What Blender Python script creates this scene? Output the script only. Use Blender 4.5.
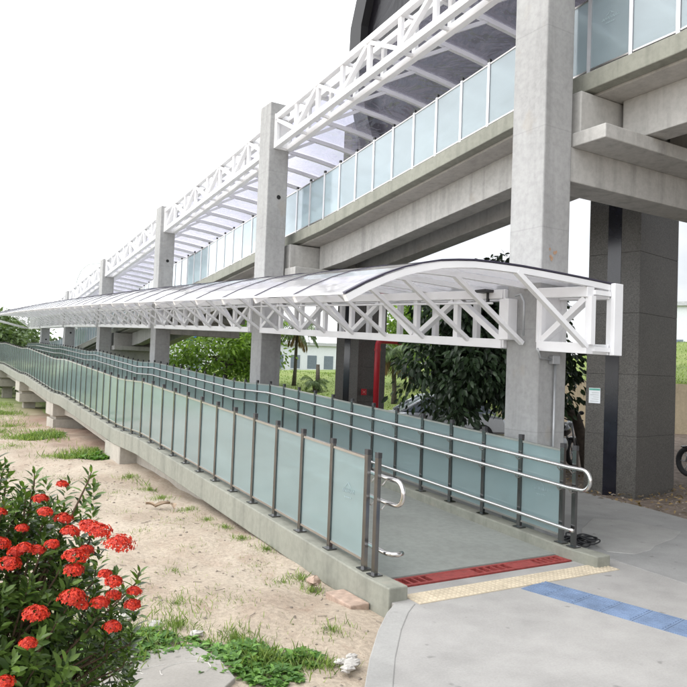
import bpy, math, random
import numpy as np
from mathutils import Vector, Matrix
R = random.Random(7)
NR = np.random.RandomState(11)
S = bpy.context.scene
for o in list(bpy.data.objects): bpy.data.objects.remove(o)
col = S.collection

# ------------------------------------------------------------------ camera
CAM_H = 1.875
pitch, roll, yaw = 0.0367, 0.0375, 0.5416
Fv = Vector((math.sin(yaw)*math.cos(pitch), math.cos(yaw)*math.cos(pitch), math.sin(pitch)))
R0 = Vector((math.cos(yaw), -math.sin(yaw), 0)); U0 = R0.cross(Fv)
Rv = math.cos(roll)*R0 + math.sin(roll)*U0
Uv = -math.sin(roll)*R0 + math.cos(roll)*U0
cd = bpy.data.cameras.new('camera'); cam = bpy.data.objects.new('camera', cd); col.objects.link(cam)
M = Matrix((Rv, Uv, -Fv)).transposed().to_4x4(); M.translation = (0, 0, CAM_H)
cam.matrix_world = M
cd.sensor_width = 36; cd.lens = 36*706.9/687; cd.clip_start = .05; cd.clip_end = 3000
S.camera = cam
# ------------------------------------------------------------------ world, sun, exposure
SUN_EL, SUN_AZ = math.radians(50), math.radians(288)     # azimuth clockwise from +Y
W = bpy.data.worlds.new('World'); S.world = W; W.use_nodes = True
nt = W.node_tree; nt.nodes.clear()
def wn(t): return nt.nodes.new(t)
out = wn('ShaderNodeOutputWorld'); bg = wn('ShaderNodeBackground'); bg.inputs['Strength'].default_value = .1
sky = wn('ShaderNodeTexSky'); sky.sky_type = 'NISHITA'; sky.sun_disc = False
sky.sun_elevation = SUN_EL; sky.sun_rotation = SUN_AZ; sky.air_density = 1.0; sky.dust_density = 2.0
tc = wn('ShaderNodeTexCoord'); mp = wn('ShaderNodeMapping'); mp.inputs['Scale'].default_value = (1.2, 1.2, 2.6)
nz = wn('ShaderNodeTexNoise'); nz.inputs['Scale'].default_value = 2.2; nz.inputs['Detail'].default_value = 6; nz.inputs['Roughness'].default_value = .55
cr = wn('ShaderNodeValToRGB'); cr.color_ramp.elements[0].position = .40; cr.color_ramp.elements[0].color = (.66, .66, .66, 1)
cr.color_ramp.elements[1].position = .55; cr.color_ramp.elements[1].color = (1, 1, 1, 1)
mx = wn('ShaderNodeMix'); mx.data_type = 'RGBA'
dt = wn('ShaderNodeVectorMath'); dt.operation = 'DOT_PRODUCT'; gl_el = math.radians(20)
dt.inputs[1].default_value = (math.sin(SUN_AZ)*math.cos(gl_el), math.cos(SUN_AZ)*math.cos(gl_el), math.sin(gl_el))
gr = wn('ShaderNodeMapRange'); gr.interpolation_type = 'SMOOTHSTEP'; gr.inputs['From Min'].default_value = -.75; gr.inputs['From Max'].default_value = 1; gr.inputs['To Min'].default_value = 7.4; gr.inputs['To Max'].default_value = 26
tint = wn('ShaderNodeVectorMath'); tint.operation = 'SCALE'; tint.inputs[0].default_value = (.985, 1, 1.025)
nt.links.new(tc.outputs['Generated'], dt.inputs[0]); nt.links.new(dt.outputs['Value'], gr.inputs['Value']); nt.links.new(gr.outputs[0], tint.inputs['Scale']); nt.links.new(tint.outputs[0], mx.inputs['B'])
nt.links.new(tc.outputs['Generated'], mp.inputs['Vector']); nt.links.new(mp.outputs[0], nz.inputs['Vector'])
nt.links.new(nz.outputs['Fac'], cr.inputs['Fac']); nt.links.new(cr.outputs['Color'], mx.inputs['Factor'])
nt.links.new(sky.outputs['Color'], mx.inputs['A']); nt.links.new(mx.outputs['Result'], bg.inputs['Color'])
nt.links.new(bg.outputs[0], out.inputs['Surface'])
sd = bpy.data.lights.new('sun', 'SUN'); sd.energy = .9; sd.angle = math.radians(40); sd.color = (1, .965, .91)
sun = bpy.data.objects.new('sun', sd); col.objects.link(sun)
sdir = Vector((math.sin(SUN_AZ)*math.cos(SUN_EL), math.cos(SUN_AZ)*math.cos(SUN_EL), math.sin(SUN_EL)))
sun.rotation_euler = sdir.to_track_quat('Z', 'Y').to_euler(); sun.location = (-20, -10, 40)
S.view_settings.view_transform = 'Standard'; S.view_settings.look = 'None'
S.view_settings.exposure = 0.40; S.view_settings.gamma = 1; S.view_settings.use_curve_mapping = False
S.render.engine = 'CYCLES'
S.cycles.max_bounces = 9; S.cycles.transparent_max_bounces = 24; S.cycles.transmission_bounces = 6; S.cycles.diffuse_bounces = 4

# ------------------------------------------------------------------ materials
class MT:
    def __init__(s, name, rough=.6, metal=0, base=(.5, .5, .5)):
        s.m = bpy.data.materials.new(name); s.m.use_nodes = True; s.n = s.m.node_tree.nodes; s.l = s.m.node_tree.links
        s.b = s.n['Principled BSDF']; s.b.inputs['Roughness'].default_value = rough; s.b.inputs['Metallic'].default_value = metal
        s.b.inputs['Base Color'].default_value = (*base, 1); s.out = s.n['Material Output']
        s.tc = s.n.new('ShaderNodeTexCoord'); s.geo = s.n.new('ShaderNodeNewGeometry')
    def noise(s, scale, detail=5, rough=.55, stretch=None, dist=0):
        t = s.n.new('ShaderNodeTexNoise'); t.inputs['Scale'].default_value = scale; t.inputs['Detail'].default_value = detail
        t.inputs['Roughness'].default_value = rough; t.inputs['Distortion'].default_value = dist
        src = s.geo.outputs['Position']
        if stretch:
            mp = s.n.new('ShaderNodeMapping'); mp.inputs['Scale'].default_value = stretch; s.l.new(src, mp.inputs['Vector']); src = mp.outputs[0]
        s.l.new(src, t.inputs['Vector']); return t.outputs['Fac']
    def ramp(s, fac, stops):
        r = s.n.new('ShaderNodeValToRGB'); e = r.color_ramp.elements
        while len(e) < len(stops): e.new(.5)
        for k, (p, c) in enumerate(stops):
            e[k].position = p; e[k].color = (*c, 1) if len(c) == 3 else c
        s.l.new(fac, r.inputs['Fac']); return r.outputs['Color']
    def mix(s, fac, a, b, mode='MIX'):
        m = s.n.new('ShaderNodeMix'); m.data_type = 'RGBA'; m.blend_type = mode
        for k, v in (('Factor', fac), ('A', a), ('B', b)):
            if isinstance(v, (int, float)): m.inputs[k].default_value = v
            elif isinstance(v, tuple): m.inputs[k].default_value = (*v, 1)
            else: s.l.new(v, m.inputs[k])
        return m.outputs['Result']
    def color(s, c): s.l.new(c, s.b.inputs['Base Color'])
    def bump(s, h, strength=.3, dist=.02):
        b = s.n.new('ShaderNodeBump'); b.inputs['Strength'].default_value = strength; b.inputs['Distance'].default_value = dist
        s.l.new(h, b.inputs['Height']); s.l.new(b.outputs[0], s.b.inputs['Normal']); return b
def g(v): return (v, v, v)
def mul(c, k): return tuple(x*k for x in c)
def concrete(name, base, stain=.35, rough=.8, spots=True, lines=False):
    t = MT(name, rough)
    big = t.noise(.9, 6, .6); fine = t.noise(14, 6, .65); streak = t.noise(2.2, 5, .6, (2.2, 2.2, .18))
    c = t.ramp(big, [(.3, mul(base, .84)), (.5, base), (.72, mul(base, 1.13))])
    c = t.mix(stain, c, t.ramp(streak, [(.32, mul(base, .5)), (.5, base), (.75, mul(base, 1.1))]))
    c = t.mix(.45, c, t.ramp(fine, [(.35, g(.72)), (.6, g(1.04))]), 'MULTIPLY')
    if spots:
        sp = t.noise(3.3, 3, .5, (1, 1, .6)); c = t.mix(t.ramp(sp, [(.66, g(0)), (.74, g(.35))]), c, mul((.62, .55, .45), .5))
    if lines:
        sz = t.n.new('ShaderNodeSeparateXYZ'); t.l.new(t.geo.outputs['Position'], sz.inputs[0])
        a = t.n.new('ShaderNodeMath'); a.operation = 'PINGPONG'; t.l.new(sz.outputs['Z'], a.inputs[0]); a.inputs[1].default_value = .61
        c = t.mix(1, c, t.ramp(a.outputs[0], [(0, g(.86)), (.012, g(1))]), 'MULTIPLY')
    t.color(c); t.bump(t.noise(30, 6, .7), .18, .012); return t.m
MAT = {}
MAT['column'] = concrete('raw_concrete', (.35, .35, .345), .28, lines=True)
MAT['beam'] = concrete('beam_concrete', (.43, .422, .40), .45)
MAT['kerb'] = concrete('kerb_concrete', (.25, .253, .212), .42, .85)
MAT['pier'] = concrete('pier_concrete', (.40, .37, .32), .3)
MAT['deck'] = concrete('deck_screed', (.25, .262, .24), .0, .7, False)
MAT['soffit'] = concrete('soffit_concrete', (.42, .40, .37), .3)
def paving(name, base):
    t = MT(name, .75)
    a = t.noise(.45, 6, .6, None, .6); b = t.noise(2.4, 6, .6); c_ = t.noise(60, 4, .7); d = t.noise(6.5, 2, .5)
    c = t.ramp(a, [(.32, mul(base, .84)), (.5, base), (.7, mul(base, 1.1))])
    c = t.mix(.8, c, t.ramp(b, [(.3, g(.80)), (.62, g(1.06))]), 'MULTIPLY')
    c = t.mix(.5, c, t.ramp(c_, [(.3, g(.78)), (.6, g(1.04))]), 'MULTIPLY')
    c = t.mix(t.ramp(d, [(.69, g(0)), (.74, g(.6))]), c, mul(base, .45))
    t.color(c); t.bump(t.noise(45, 6, .7), .15, .01); return t.m
MAT['plaza'] = paving('plaza_concrete', (.335, .325, .31))
MAT['side'] = paving('path_concrete', (.285, .283, .275))
MAT['patch'] = paving('patch_concrete', (.33, .325, .31))
MAT['slab'] = paving('slab_stone', (.33, .31, .28))
def simple(name, base, rough=.5, metal=0, var=.12, sc=8, bumpv=0):
    t = MT(name, rough, metal); n = t.noise(sc, 5)
    t.color(t.ramp(n, [(.3, mul(base, 1-var)), (.7, mul(base, 1+var))]))
    if bumpv: t.bump(t.noise(sc*6, 4), bumpv, .01)
    return t.m
MAT['white'] = simple('white_paint', (.80, .80, .81), .42, 0, .06, 2.2)
MAT['steel'] = simple('stainless_steel', (.50, .475, .45), .28, 1, .1, 5)
MAT['rail'] = simple('polished_rail', (.66, .645, .63), .2, 1, .06, 5)
MAT['steel_dark'] = simple('post_steel', (.20, .20, .20), .17, 1, .15, 5)
MAT['cap'] = simple('black_cap', (.03, .03, .032), .5)
MAT['gasket'] = simple('dark_gasket', (.035, .03, .055), .45)
MAT['red'] = simple('red_paint', (.42, .018, .028), .35, 0, .1, 6)
MAT['drain'] = simple('drain_paint', (.27, .045, .04), .6, 0, .25, 20, .2)
MAT['hole'] = simple('dark_hollow', (.012, .012, .012), .9)
MAT['yellow'] = simple('yellow_tile', (.50, .43, .32), .75, 0, .14, 7, .15)
MAT['blue'] = simple('blue_tile', (.15, .208, .315), .7, 0, .2, 5, .15)
MAT['cable'] = simple('black_rubber', (.018, .018, .02), .5)
MAT['black_strip'] = simple('black_strip', (.012, .012, .018), .18, 0, .3, 3)
MAT['paper'] = simple('white_notice', (.75, .78, .80), .5, 0, .04)
MAT['teal'] = simple('teal_header', (.10, .38, .30), .5)
MAT['grey_metal'] = simple('grey_conduit', (.42, .43, .44), .45, .6)
MAT['bldg'] = simple('pale_wall', (.62, .64, .68), .8, 0, .05)
MAT['bldg_blue'] = simple('blue_sign', (.03, .14, .55), .5)
MAT['win'] = simple('dark_window', (.16, .19, .23), .12)
MAT['wall_beige'] = concrete('beige_render', (.56, .47, .33), .3)
MAT['bark'] = simple('bark', (.075, .058, .045), .9, 0, .3, 12, .5)
MAT['palm_bark'] = simple('palm_bark', (.10, .085, .07), .9, 0, .3, 14, .5)
MAT['twig'] = simple('twig', (.10, .065, .04), .85, 0, .3, 20)
MAT['litter'] = simple('dry_leaf', (.30, .22, .15), .85, 0, .35, 9)
MAT['rubble'] = simple('pale_rubble', (.46, .44, .41), .8, 0, .15, 20, .3)
MAT['gravel'] = simple('gravel', (.24, .205, .17), .9, 0, .4, 9, .3)
MAT['brick'] = simple('broken_brick', (.38, .28, .22), .9, 0, .25, 15, .4)
MAT['tyre'] = simple('tyre', (.015, .015, .016), .8)
MAT['bike'] = simple('black_enamel', (.012, .012, .014), .15)
MAT['carpaint'] = simple('silver_paint', (.50, .53, .55), .25, .6, .03)
MAT['etch'] = simple('etched_mark', (.30, .38, .40), .5)
# granite
t = MT('flamed_granite', .55)
v = t.n.new('ShaderNodeTexVoronoi'); v.inputs['Scale'].default_value = 85; t.l.new(t.geo.outputs['Position'], v.inputs['Vector'])
c = t.ramp(v.outputs['Color'], [(.12, (.045, .042, .038)), (.4, (.072, .067, .06)), (.85, (.11, .104, .094))])
c = t.mix(.6, c, t.ramp(t.noise(1.3, 5), [(.3, g(.75)), (.7, g(1.12))]), 'MULTIPLY')
t.color(c); t.bump(t.noise(90, 4), .2, .006); MAT['granite'] = t.m
# station cladding
t = MT('dark_cladding', .3, 0); t.b.inputs['Specular IOR Level'].default_value = .2; n = t.noise(.5, 4, .5, None, 1.2)
t.color(t.ramp(n, [(.3, (.004, .0035, .005)), (.7, (.009, .008, .011))])); t.bump(t.noise(1.1, 3, .5, None, 1.5), .25, .15); MAT['cladding'] = t.m
MAT['clad_edge'] = simple('edge_cladding', (.011, .0105, .012), .6, 0, .15, 2)
# frosted glass
def schlick(t, r0=.04, normal=None):
    lw = t.n.new('ShaderNodeLayerWeight'); lw.inputs['Blend'].default_value = .5
    p = t.n.new('ShaderNodeMath'); p.operation = 'POWER'; t.l.new(lw.outputs['Facing'], p.inputs[0]); p.inputs[1].default_value = 4.2
    m = t.n.new('ShaderNodeMath'); m.operation = 'MULTIPLY_ADD'; t.l.new(p.outputs[0], m.inputs[0]); m.inputs[1].default_value = 1-r0; m.inputs[2].default_value = r0
    if normal: t.l.new(normal, lw.inputs['Normal'])
    return m.outputs[0]
def glassmat(name, tint, transp, diff, frost=.6):
    t = MT(name, .1); n, l = t.n, t.l
    cl = t.ramp(t.noise(1.1, 5, .6, (.6, .6, 1.6), .8), [(.3, mul(tint, .80)), (.7, tint)])
    oi = n.new('ShaderNodeObjectInfo'); cl = t.mix(1, cl, t.ramp(oi.outputs['Random'], [(0, g(.90)), (1, g(1.0))]), 'MULTIPLY')
    tr = n.new('ShaderNodeBsdfTransparent'); tr.inputs['Color'].default_value = (*tint, 1)
    df = n.new('ShaderNodeBsdfDiffuse'); tl = n.new('ShaderNodeBsdfTranslucent'); gl = n.new('ShaderNodeBsdfGlossy'); gl.inputs['Roughness'].default_value = .08
    dd = mul(diff, 1)
    t.l.new(t.mix(1, cl, dd, 'MULTIPLY'), df.inputs['Color']); t.l.new(t.mix(1, cl, dd, 'MULTIPLY'), tl.inputs['Color'])
    m1 = n.new('ShaderNodeMixShader'); m1.inputs[0].default_value = .5; l.new(df.outputs[0], m1.inputs[1]); l.new(tl.outputs[0], m1.inputs[2])
    rf = n.new('ShaderNodeBsdfRefraction'); rf.inputs['IOR'].default_value = 1.12; rf.inputs['Roughness'].default_value = .38; rf.inputs['Color'].default_value = (*tint, 1)
    m0 = n.new('ShaderNodeMixShader'); m0.inputs[0].default_value = frost; l.new(tr.outputs[0], m0.inputs[1]); l.new(rf.outputs[0], m0.inputs[2]); tr = m0
    m2 = n.new('ShaderNodeMixShader'); m2.inputs[0].default_value = transp; l.new(m1.outputs[0], m2.inputs[1]); l.new(tr.outputs[0], m2.inputs[2])
    m3 = n.new('ShaderNodeMixShader'); l.new(schlick(t, .085), m3.inputs[0]); l.new(m2.outputs[0], m3.inputs[1]); l.new(gl.outputs[0], m3.inputs[2])
    l.new(m3.outputs[0], t.out.inputs['Surface']); return t.m
MAT['glass'] = glassmat('frosted_glass', (.755, .885, .895), .54, (.80, .84, .845))
MAT['glass_up'] = glassmat('pale_frosted_glass', (.87, .95, .97), .62, (.82, .88, .90), .35)
# polycarbonate
def poly(name, tint, transp, diff, bump, tlshare=.55):
    t = MT(name, .1); n, l = t.n, t.l
    tr = n.new('ShaderNodeBsdfTransparent'); tr.inputs['Color'].default_value = (*tint, 1)
    df = n.new('ShaderNodeBsdfDiffuse'); tl = n.new('ShaderNodeBsdfTranslucent'); gl = n.new('ShaderNodeBsdfGlossy'); gl.inputs['Roughness'].default_value = .06
    cl = t.ramp(t.noise(.7, 4, .5), [(.35, mul(diff, .9)), (.7, diff)])
    l.new(cl, df.inputs['Color']); l.new(cl, tl.inputs['Color'])
    m1 = n.new('ShaderNodeMixShader'); m1.inputs[0].default_value = tlshare; l.new(df.outputs[0], m1.inputs[1]); l.new(tl.outputs[0], m1.inputs[2])
    m2 = n.new('ShaderNodeMixShader'); m2.inputs[0].default_value = transp; l.new(m1.outputs[0], m2.inputs[1]); l.new(tr.outputs[0], m2.inputs[2])
    m3 = n.new('ShaderNodeMixShader'); l.new(schlick(t, .06), m3.inputs[0]); l.new(m2.outputs[0], m3.inputs[1]); l.new(gl.outputs[0], m3.inputs[2])
    b = n.new('ShaderNodeBump'); b.inputs['Strength'].default_value = bump; b.inputs['Distance'].default_value = .2
    l.new(t.noise(1.3, 2, .5, None, 1.5), b.inputs['Height']); l.new(b.outputs[0], gl.inputs['Normal'])
    l.new(m3.outputs[0], t.out.inputs['Surface']); return t.m
MAT['poly_low'] = poly('opal_polycarbonate', (.95, .945, .97), .26, (.97, .965, .985), .05, .62)
MAT['poly_up'] = poly('clear_polycarbonate', (.90, .89, .95), .945, (.36, .35, .42), .5)
# foliage
def leaf(name, a, b, rough=.45, transl=.25):
    t = MT(name, rough); n, l = t.n, t.l
    rp = t.ramp(t.geo.outputs['Random Per Island'], [(0, a), (.75, b), (1, mul(b, 1.45))])
    t.color(rp); t.b.inputs['Specular IOR Level'].default_value = .35
    tl = n.new('ShaderNodeBsdfTranslucent'); l.new(t.mix(1, rp, (1.5, 1.6, .7), 'MULTIPLY'), tl.inputs['Color'])
    m = n.new('ShaderNodeMixShader'); m.inputs[0].default_value = transl; l.new(t.b.outputs[0], m.inputs[1]); l.new(tl.outputs[0], m.inputs[2])
    l.new(m.outputs[0], t.out.inputs['Surface']); return t.m
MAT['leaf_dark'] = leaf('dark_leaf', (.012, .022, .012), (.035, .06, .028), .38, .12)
MAT['leaf_mid'] = leaf('mid_leaf', (.09, .16, .03), (.21, .31, .08), .5, .45)
MAT['leaf_far'] = leaf('far_leaf', (.05, .085, .03), (.11, .16, .06), .6, .2)
MAT['leaf_palm'] = leaf('palm_leaf', (.05, .09, .03), (.12, .17, .07), .5, .25)
MAT['leaf_dry'] = leaf('dry_frond', (.16, .11, .05), (.28, .2, .10), .7, .2)
MAT['leaf_ixora'] = leaf('ixora_leaf', (.022, .048, .012), (.115, .19, .04), .32, .25)
MAT['petal'] = leaf('red_petal', (.32, .013, .010), (.62, .055, .026), .5, .25)
MAT['grass'] = leaf('grass_blade', (.08, .13, .03), (.20, .27, .075), .6, .3)
MAT['weed'] = leaf('weed_leaf', (.05, .13, .025), (.13, .25, .05), .5, .3)
# bank grass surface
t = MT('bank_turf', .95); c = t.ramp(t.noise(.35, 6, .6), [(.3, (.15, .21, .055)), (.5, (.215, .285, .075)), (.72, (.29, .33, .115))])
c = t.mix(.6, c, t.ramp(t.noise(5, 6, .7), [(.3, g(.7)), (.65, g(1.15))]), 'MULTIPLY'); t.color(c); t.bump(t.noise(9, 5, .7), .8, .15); MAT['turf'] = t.m
# sand ground
t = MT('sandy_earth', .95)
a = t.noise(.32, 6, .6, None, .5); b = t.noise(1.7, 6, .62, (1, .55, 1)); f_ = t.noise(24, 5, .7); p = t.noise(.16, 5, .6)
c = t.ramp(a, [(.28, (.33, .26, .195)), (.46, (.43, .36, .28)), (.7, (.50, .43, .35))])
c = t.mix(.7, c, t.ramp(b, [(.28, (.70, .62, .58)), (.5, g(.96)), (.7, g(1.06))]), 'MULTIPLY')
c = t.mix(.75, c, t.ramp(f_, [(.32, g(.62)), (.6, g(1.08))]), 'MULTIPLY')
c = t.mix(t.ramp(t.noise(3.2, 6, .7, (1,.7,1)), [(.55, g(0)), (.68, g(.5))]), c, (.27, .185, .13))
c = t.mix(t.ramp(t.noise(38, 3, .6), [(.64, g(0)), (.70, g(.6))]), c, (.20, .13, .09))
sx = t.n.new('ShaderNodeSeparateXYZ'); t.l.new(t.geo.outputs['Position'], sx.inputs[0])
def mr(src, a0, a1):
    r = t.n.new('ShaderNodeMapRange'); r.inputs['From Min'].default_value = a0; r.inputs['From Max'].default_value = a1; t.l.new(src, r.inputs['Value']); return r.outputs[0]
def mth(op, x, y):
    m = t.n.new('ShaderNodeMath'); m.operation = op
    for k, q in enumerate((x, y)):
        if isinstance(q, (int, float)): m.inputs[k].default_value = q
        else: t.l.new(q, m.inputs[k])
    return m.outputs[0]
# red subsoil below the ramp and beyond, turf far away and beyond the walkway
red = mth('MULTIPLY', mth('MULTIPLY', mr(sx.outputs['Y'], 13, 19), mr(sx.outputs['X'], 1.0, 4.0)), t.ramp(t.noise(.5, 4), [(.35, g(.2)), (.6, g(1))]))
c = t.mix(red, c, t.mix(.6, (.27, .15, .10), t.ramp(b, [(.3, (.16, .10, .075)), (.7, (.36, .22, .15))])))
c = t.mix(mr(t.noise(.9, 5, .65), .56, .64), c, t.mix(.5, (.16, .20, .07), c)) if False else c
far = mth('MAXIMUM', mth('MULTIPLY', mr(sx.outputs['Y'], 24, 34), mr(mth('SUBTRACT', sx.outputs['X'], sx.outputs['Y']), 4, 0)), mth('MULTIPLY', mr(sx.outputs['X'], 15, 17.5), mr(mth('SUBTRACT', sx.outputs['Y'], sx.outputs['X']), -1, 1)))
c = t.mix(far, c, t.ramp(t.noise(.6, 6, .65), [(.3, (.12, .165, .05)), (.6, (.22, .25, .095)), (.75, (.40, .34, .22))]))
soil = mth('MULTIPLY', mr(sx.outputs['X'], 8.6, 9.2), mth('SUBTRACT', 1, far))
c = t.mix(soil, c, t.ramp(t.noise(6, 6, .7), [(.3, (.085, .065, .05)), (.55, (.19, .15, .12)), (.75, (.30, .26, .22))]))
t.color(c); bb = t.bump(mth('ADD', t.noise(4, 6, .65), mth('MULTIPLY', f_, .5)), .55, .06); MAT['sand'] = t.m

# ------------------------------------------------------------------ mesh helpers
class MB:
    def __init__(s): s.v = []; s.f = []
    def quadset(s, vs, fs):
        o = len(s.v); s.v += [tuple(p) for p in vs]; s.f += [tuple(o+i for i in f) for f in fs]; return s
    def box(s, x0, x1, y0, y1, z0, z1):
        return s.quadset([(x0,y0,z0),(x1,y0,z0),(x1,y1,z0),(x0,y1,z0),(x0,y0,z1),(x1,y0,z1),(x1,y1,z1),(x0,y1,z1)],
                         [(0,3,2,1),(4,5,6,7),(0,1,5,4),(1,2,6,5),(2,3,7,6),(3,0,4,7)])
    def bar(s, p, q, w, h, up=(0,0,1)):
        p, q = Vector(p), Vector(q); d = (q-p).normalized(); up = Vector(up)
        if abs(d.dot(up)) > .98: up = Vector((1,0,0))
        a = d.cross(up).normalized()*(w/2); b = a.cross(d).normalized()*(h/2)
        vs = [p-a-b, p+a-b, p+a+b, p-a+b, q-a-b, q+a-b, q+a+b, q-a+b]
        return s.quadset(vs, [(0,1,2,3)[::-1],(4,5,6,7),(0,1,5,4),(1,2,6,5),(2,3,7,6),(3,0,4,7)])
    def tube(s, pts, r, n=10, caps=True):
        pts = [Vector(p) for p in pts]; rs = r if isinstance(r, (list, tuple)) else [r]*len(pts)
        o = len(s.v); prev = None
        for i, p in enumerate(pts):
            d = (pts[min(i+1, len(pts)-1)]-pts[max(i-1, 0)]).normalized()
            if prev is None:
                a = d.cross(Vector((0,0,1)) if abs(d.z) < .9 else Vector((1,0,0))).normalized()
            else: a = (prev-d*prev.dot(d)).normalized()
            prev = a; b = d.cross(a)
            for k in range(n):
                t = 2*math.pi*k/n; s.v.append(tuple(p+(a*math.cos(t)+b*math.sin(t))*rs[i]))
        for i in range(len(pts)-1):
            for k in range(n):
                k2 = (k+1) % n; s.f.append((o+i*n+k, o+i*n+k2, o+(i+1)*n+k2, o+(i+1)*n+k))
        if caps:
            s.f.append(tuple(o+k for k in range(n))[::-1]); s.f.append(tuple(o+(len(pts)-1)*n+k for k in range(n)))
        return s
    def sweep(s, secs, closed=True):
        """secs: list of equally long loops of points, joined one to the next, capped at the ends"""
        o = len(s.v); n = len(secs[0])
        for sec in secs: s.v += [tuple(p) for p in sec]
        for i in range(len(secs)-1):
            for k in range(n if closed else n-1):
                k2 = (k+1) % n; s.f.append((o+i*n+k, o+(i+1)*n+k, o+(i+1)*n+k2, o+i*n+k2))
        if closed: s.f.append(tuple(o+k for k in range(n))); s.f.append(tuple(o+(len(secs)-1)*n+k for k in range(n))[::-1])
        return s
    def ellipsoid(s, c, r, nu=12, nv=8):
        o = len(s.v)
        for j in range(nv+1):
            ph = math.pi*j/nv
            for i in range(nu):
                th = 2*math.pi*i/nu; s.v.append((c[0]+r[0]*math.sin(ph)*math.cos(th), c[1]+r[1]*math.sin(ph)*math.sin(th), c[2]+r[2]*math.cos(ph)))
        for j in range(nv):
            for i in range(nu):
                i2 = (i+1) % nu; s.f.append((o+j*nu+i, o+(j+1)*nu+i, o+(j+1)*nu+i2, o+j*nu+i2))
        return s
    def build(s, name, mat, parent=None, smooth=False, bevel=0):
        off = Vector((0,0,0))
        if parent: off = wl(parent)
        me = bpy.data.meshes.new(name); me.from_pydata([tuple(Vector(p)-off) for p in s.v], [], s.f); me.validate(); me.update()
        if mat: me.materials.append(mat)
        if smooth: me.shade_smooth()
        o = bpy.data.objects.new(name, me); col.objects.link(o)
        if parent: o.parent = parent
        if bevel:
            b = o.modifiers.new('bevel', 'BEVEL'); b.width = bevel; b.segments = 2; b.limit_method = 'ANGLE'
        return o
def wl(o):
    p = Vector(o.location)
    while o.parent: o = o.parent; p += Vector(o.location)
    return p
def np_mesh(name, verts, faces_n, nper, mat, parent=None, loc=None, smooth=False):
    """fast mesh: verts (N,3); faces are consecutive runs of nper indices in faces_n (M,nper)"""
    off = np.array(wl(parent)) if parent else (np.array(loc) if loc else np.zeros(3))
    me = bpy.data.meshes.new(name); verts = np.asarray(verts, float)-off; faces_n = np.asarray(faces_n, np.int32)
    me.vertices.add(len(verts)); me.vertices.foreach_set('co', verts.ravel())
    M_ = len(faces_n); me.loops.add(M_*nper); me.loops.foreach_set('vertex_index', faces_n.ravel())
    me.polygons.add(M_); me.polygons.foreach_set('loop_start', np.arange(0, M_*nper, nper, dtype=np.int32))
    me.update(calc_edges=True); me.materials.append(mat)
    if smooth: me.shade_smooth()
    o = bpy.data.objects.new(name, me); col.objects.link(o)
    if parent: o.parent = parent
    elif loc is not None: o.location = loc
    return o
def thing(name, label, cat, loc, group=None, rz=0):
    o = bpy.data.objects.new(name, None); col.objects.link(o); o.location = loc; o.empty_display_size = .2
    o.rotation_euler = (0, 0, rz); tag(o, label, cat, group); return o
def tag(o, label, cat, group=None):
    o['label'] = label; o['category'] = cat
    if group: o['group'] = group
    return o
def struct(o, kind='structure'): o['kind'] = kind; return o
def inst(name, mesh, loc, parent):
    o = bpy.data.objects.new(name, mesh); col.objects.link(o); o.parent = parent; o.location = Vector(loc)-wl(parent); return o
def lerp(kn, y):
    if y <= kn[0][0]:
        (a, b), (c, d) = kn[0], kn[1]; return b+(d-b)*(y-a)/(c-a)
    for (a, b), (c, d) in zip(kn, kn[1:]):
        if y <= c: return b+(d-b)*(y-a)/(c-a)
    (a, b), (c, d) = kn[-2], kn[-1]; return d
def ystops(kn, a, b): return [a]+[k[0] for k in kn if a < k[0] < b]+[b]

# profiles along the ramps (height of kerb top / truss chord over y)
P = 7.87; YC = [6.21+P*k for k in range(6)]
ZL = [(5.1,.115),(12.55,.54),(14.2,.54),(20.45,.89),(22.1,.89),(28.3,1.25),(29.95,1.25),(36.2,1.53),(37.8,1.53),(44.1,1.76),(52,1.82)]
ZU = [(-6,6.3),(-1.0,6.3),(4.7,5.71),(6.35,5.68),(12.7,4.93),(14.5,4.79),(20.5,4.25),(22.2,4.16),(28.4,3.40),(30,3.28),(36.3,2.68),(37.9,2.56),(44.2,1.98),(52,1.9)]
ZC = [(5.2,2.2),(14.5,2.68),(22.6,3.02),(28.6,3.25),(38.9,3.58),(50.4,3.82)]
zl = lambda y: .115 if y < 5.1 else lerp(ZL, y)
zu = lambda y: lerp(ZU, y)
zc = lambda y: lerp(ZC, y)
zuc = lambda y: 6.68-.083*(y-13.4)

# ------------------------------------------------------------------ ground
xs = np.unique(np.concatenate([np.linspace(-900,-40,10), np.linspace(-40,-4,14), np.linspace(-4,13,110), np.linspace(13,60,20), np.linspace(60,900,10)]))
ys = np.unique(np.concatenate([np.linspace(-900,-20,10), np.linspace(-20,0,10), np.linspace(0,26,160), np.linspace(26,80,30), np.linspace(80,1200,12)]))
X_, Y_ = np.meshgrid(xs, ys)
Z_ = -.10+.035*np.sin(X_*1.3+.7*np.sin(Y_*.9))*np.cos(Y_*1.1+.5)+.018*np.sin(X_*3.7+Y_*2.1)+.012*np.sin(X_*7.9-Y_*6.3+2)
flat = np.clip((np.hypot(X_-3, Y_-8)-25)/20, 0, 1); Z_ = Z_*(1-flat)-.1*flat
Z_ = np.where((X_ > 8.3) & (X_ < 12.5) & (Y_ > 0) & (Y_ < 16), Z_*.5+.0, Z_)
Z_ = np.minimum(Z_, np.where((X_ > 8.3) & (X_ < 12.5), -.012, -.03))
nx, ny = len(xs), len(ys); idx = np.arange(nx*ny).reshape(ny, nx)
fc = np.stack([idx[:-1,:-1], idx[:-1,1:], idx[1:,1:], idx[1:,:-1]], -1).reshape(-1, 4)
struct(np_mesh('ground', np.stack([X_, Y_, Z_], -1).reshape(-1, 3), fc, 4, MAT['sand'], smooth=True))
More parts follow.
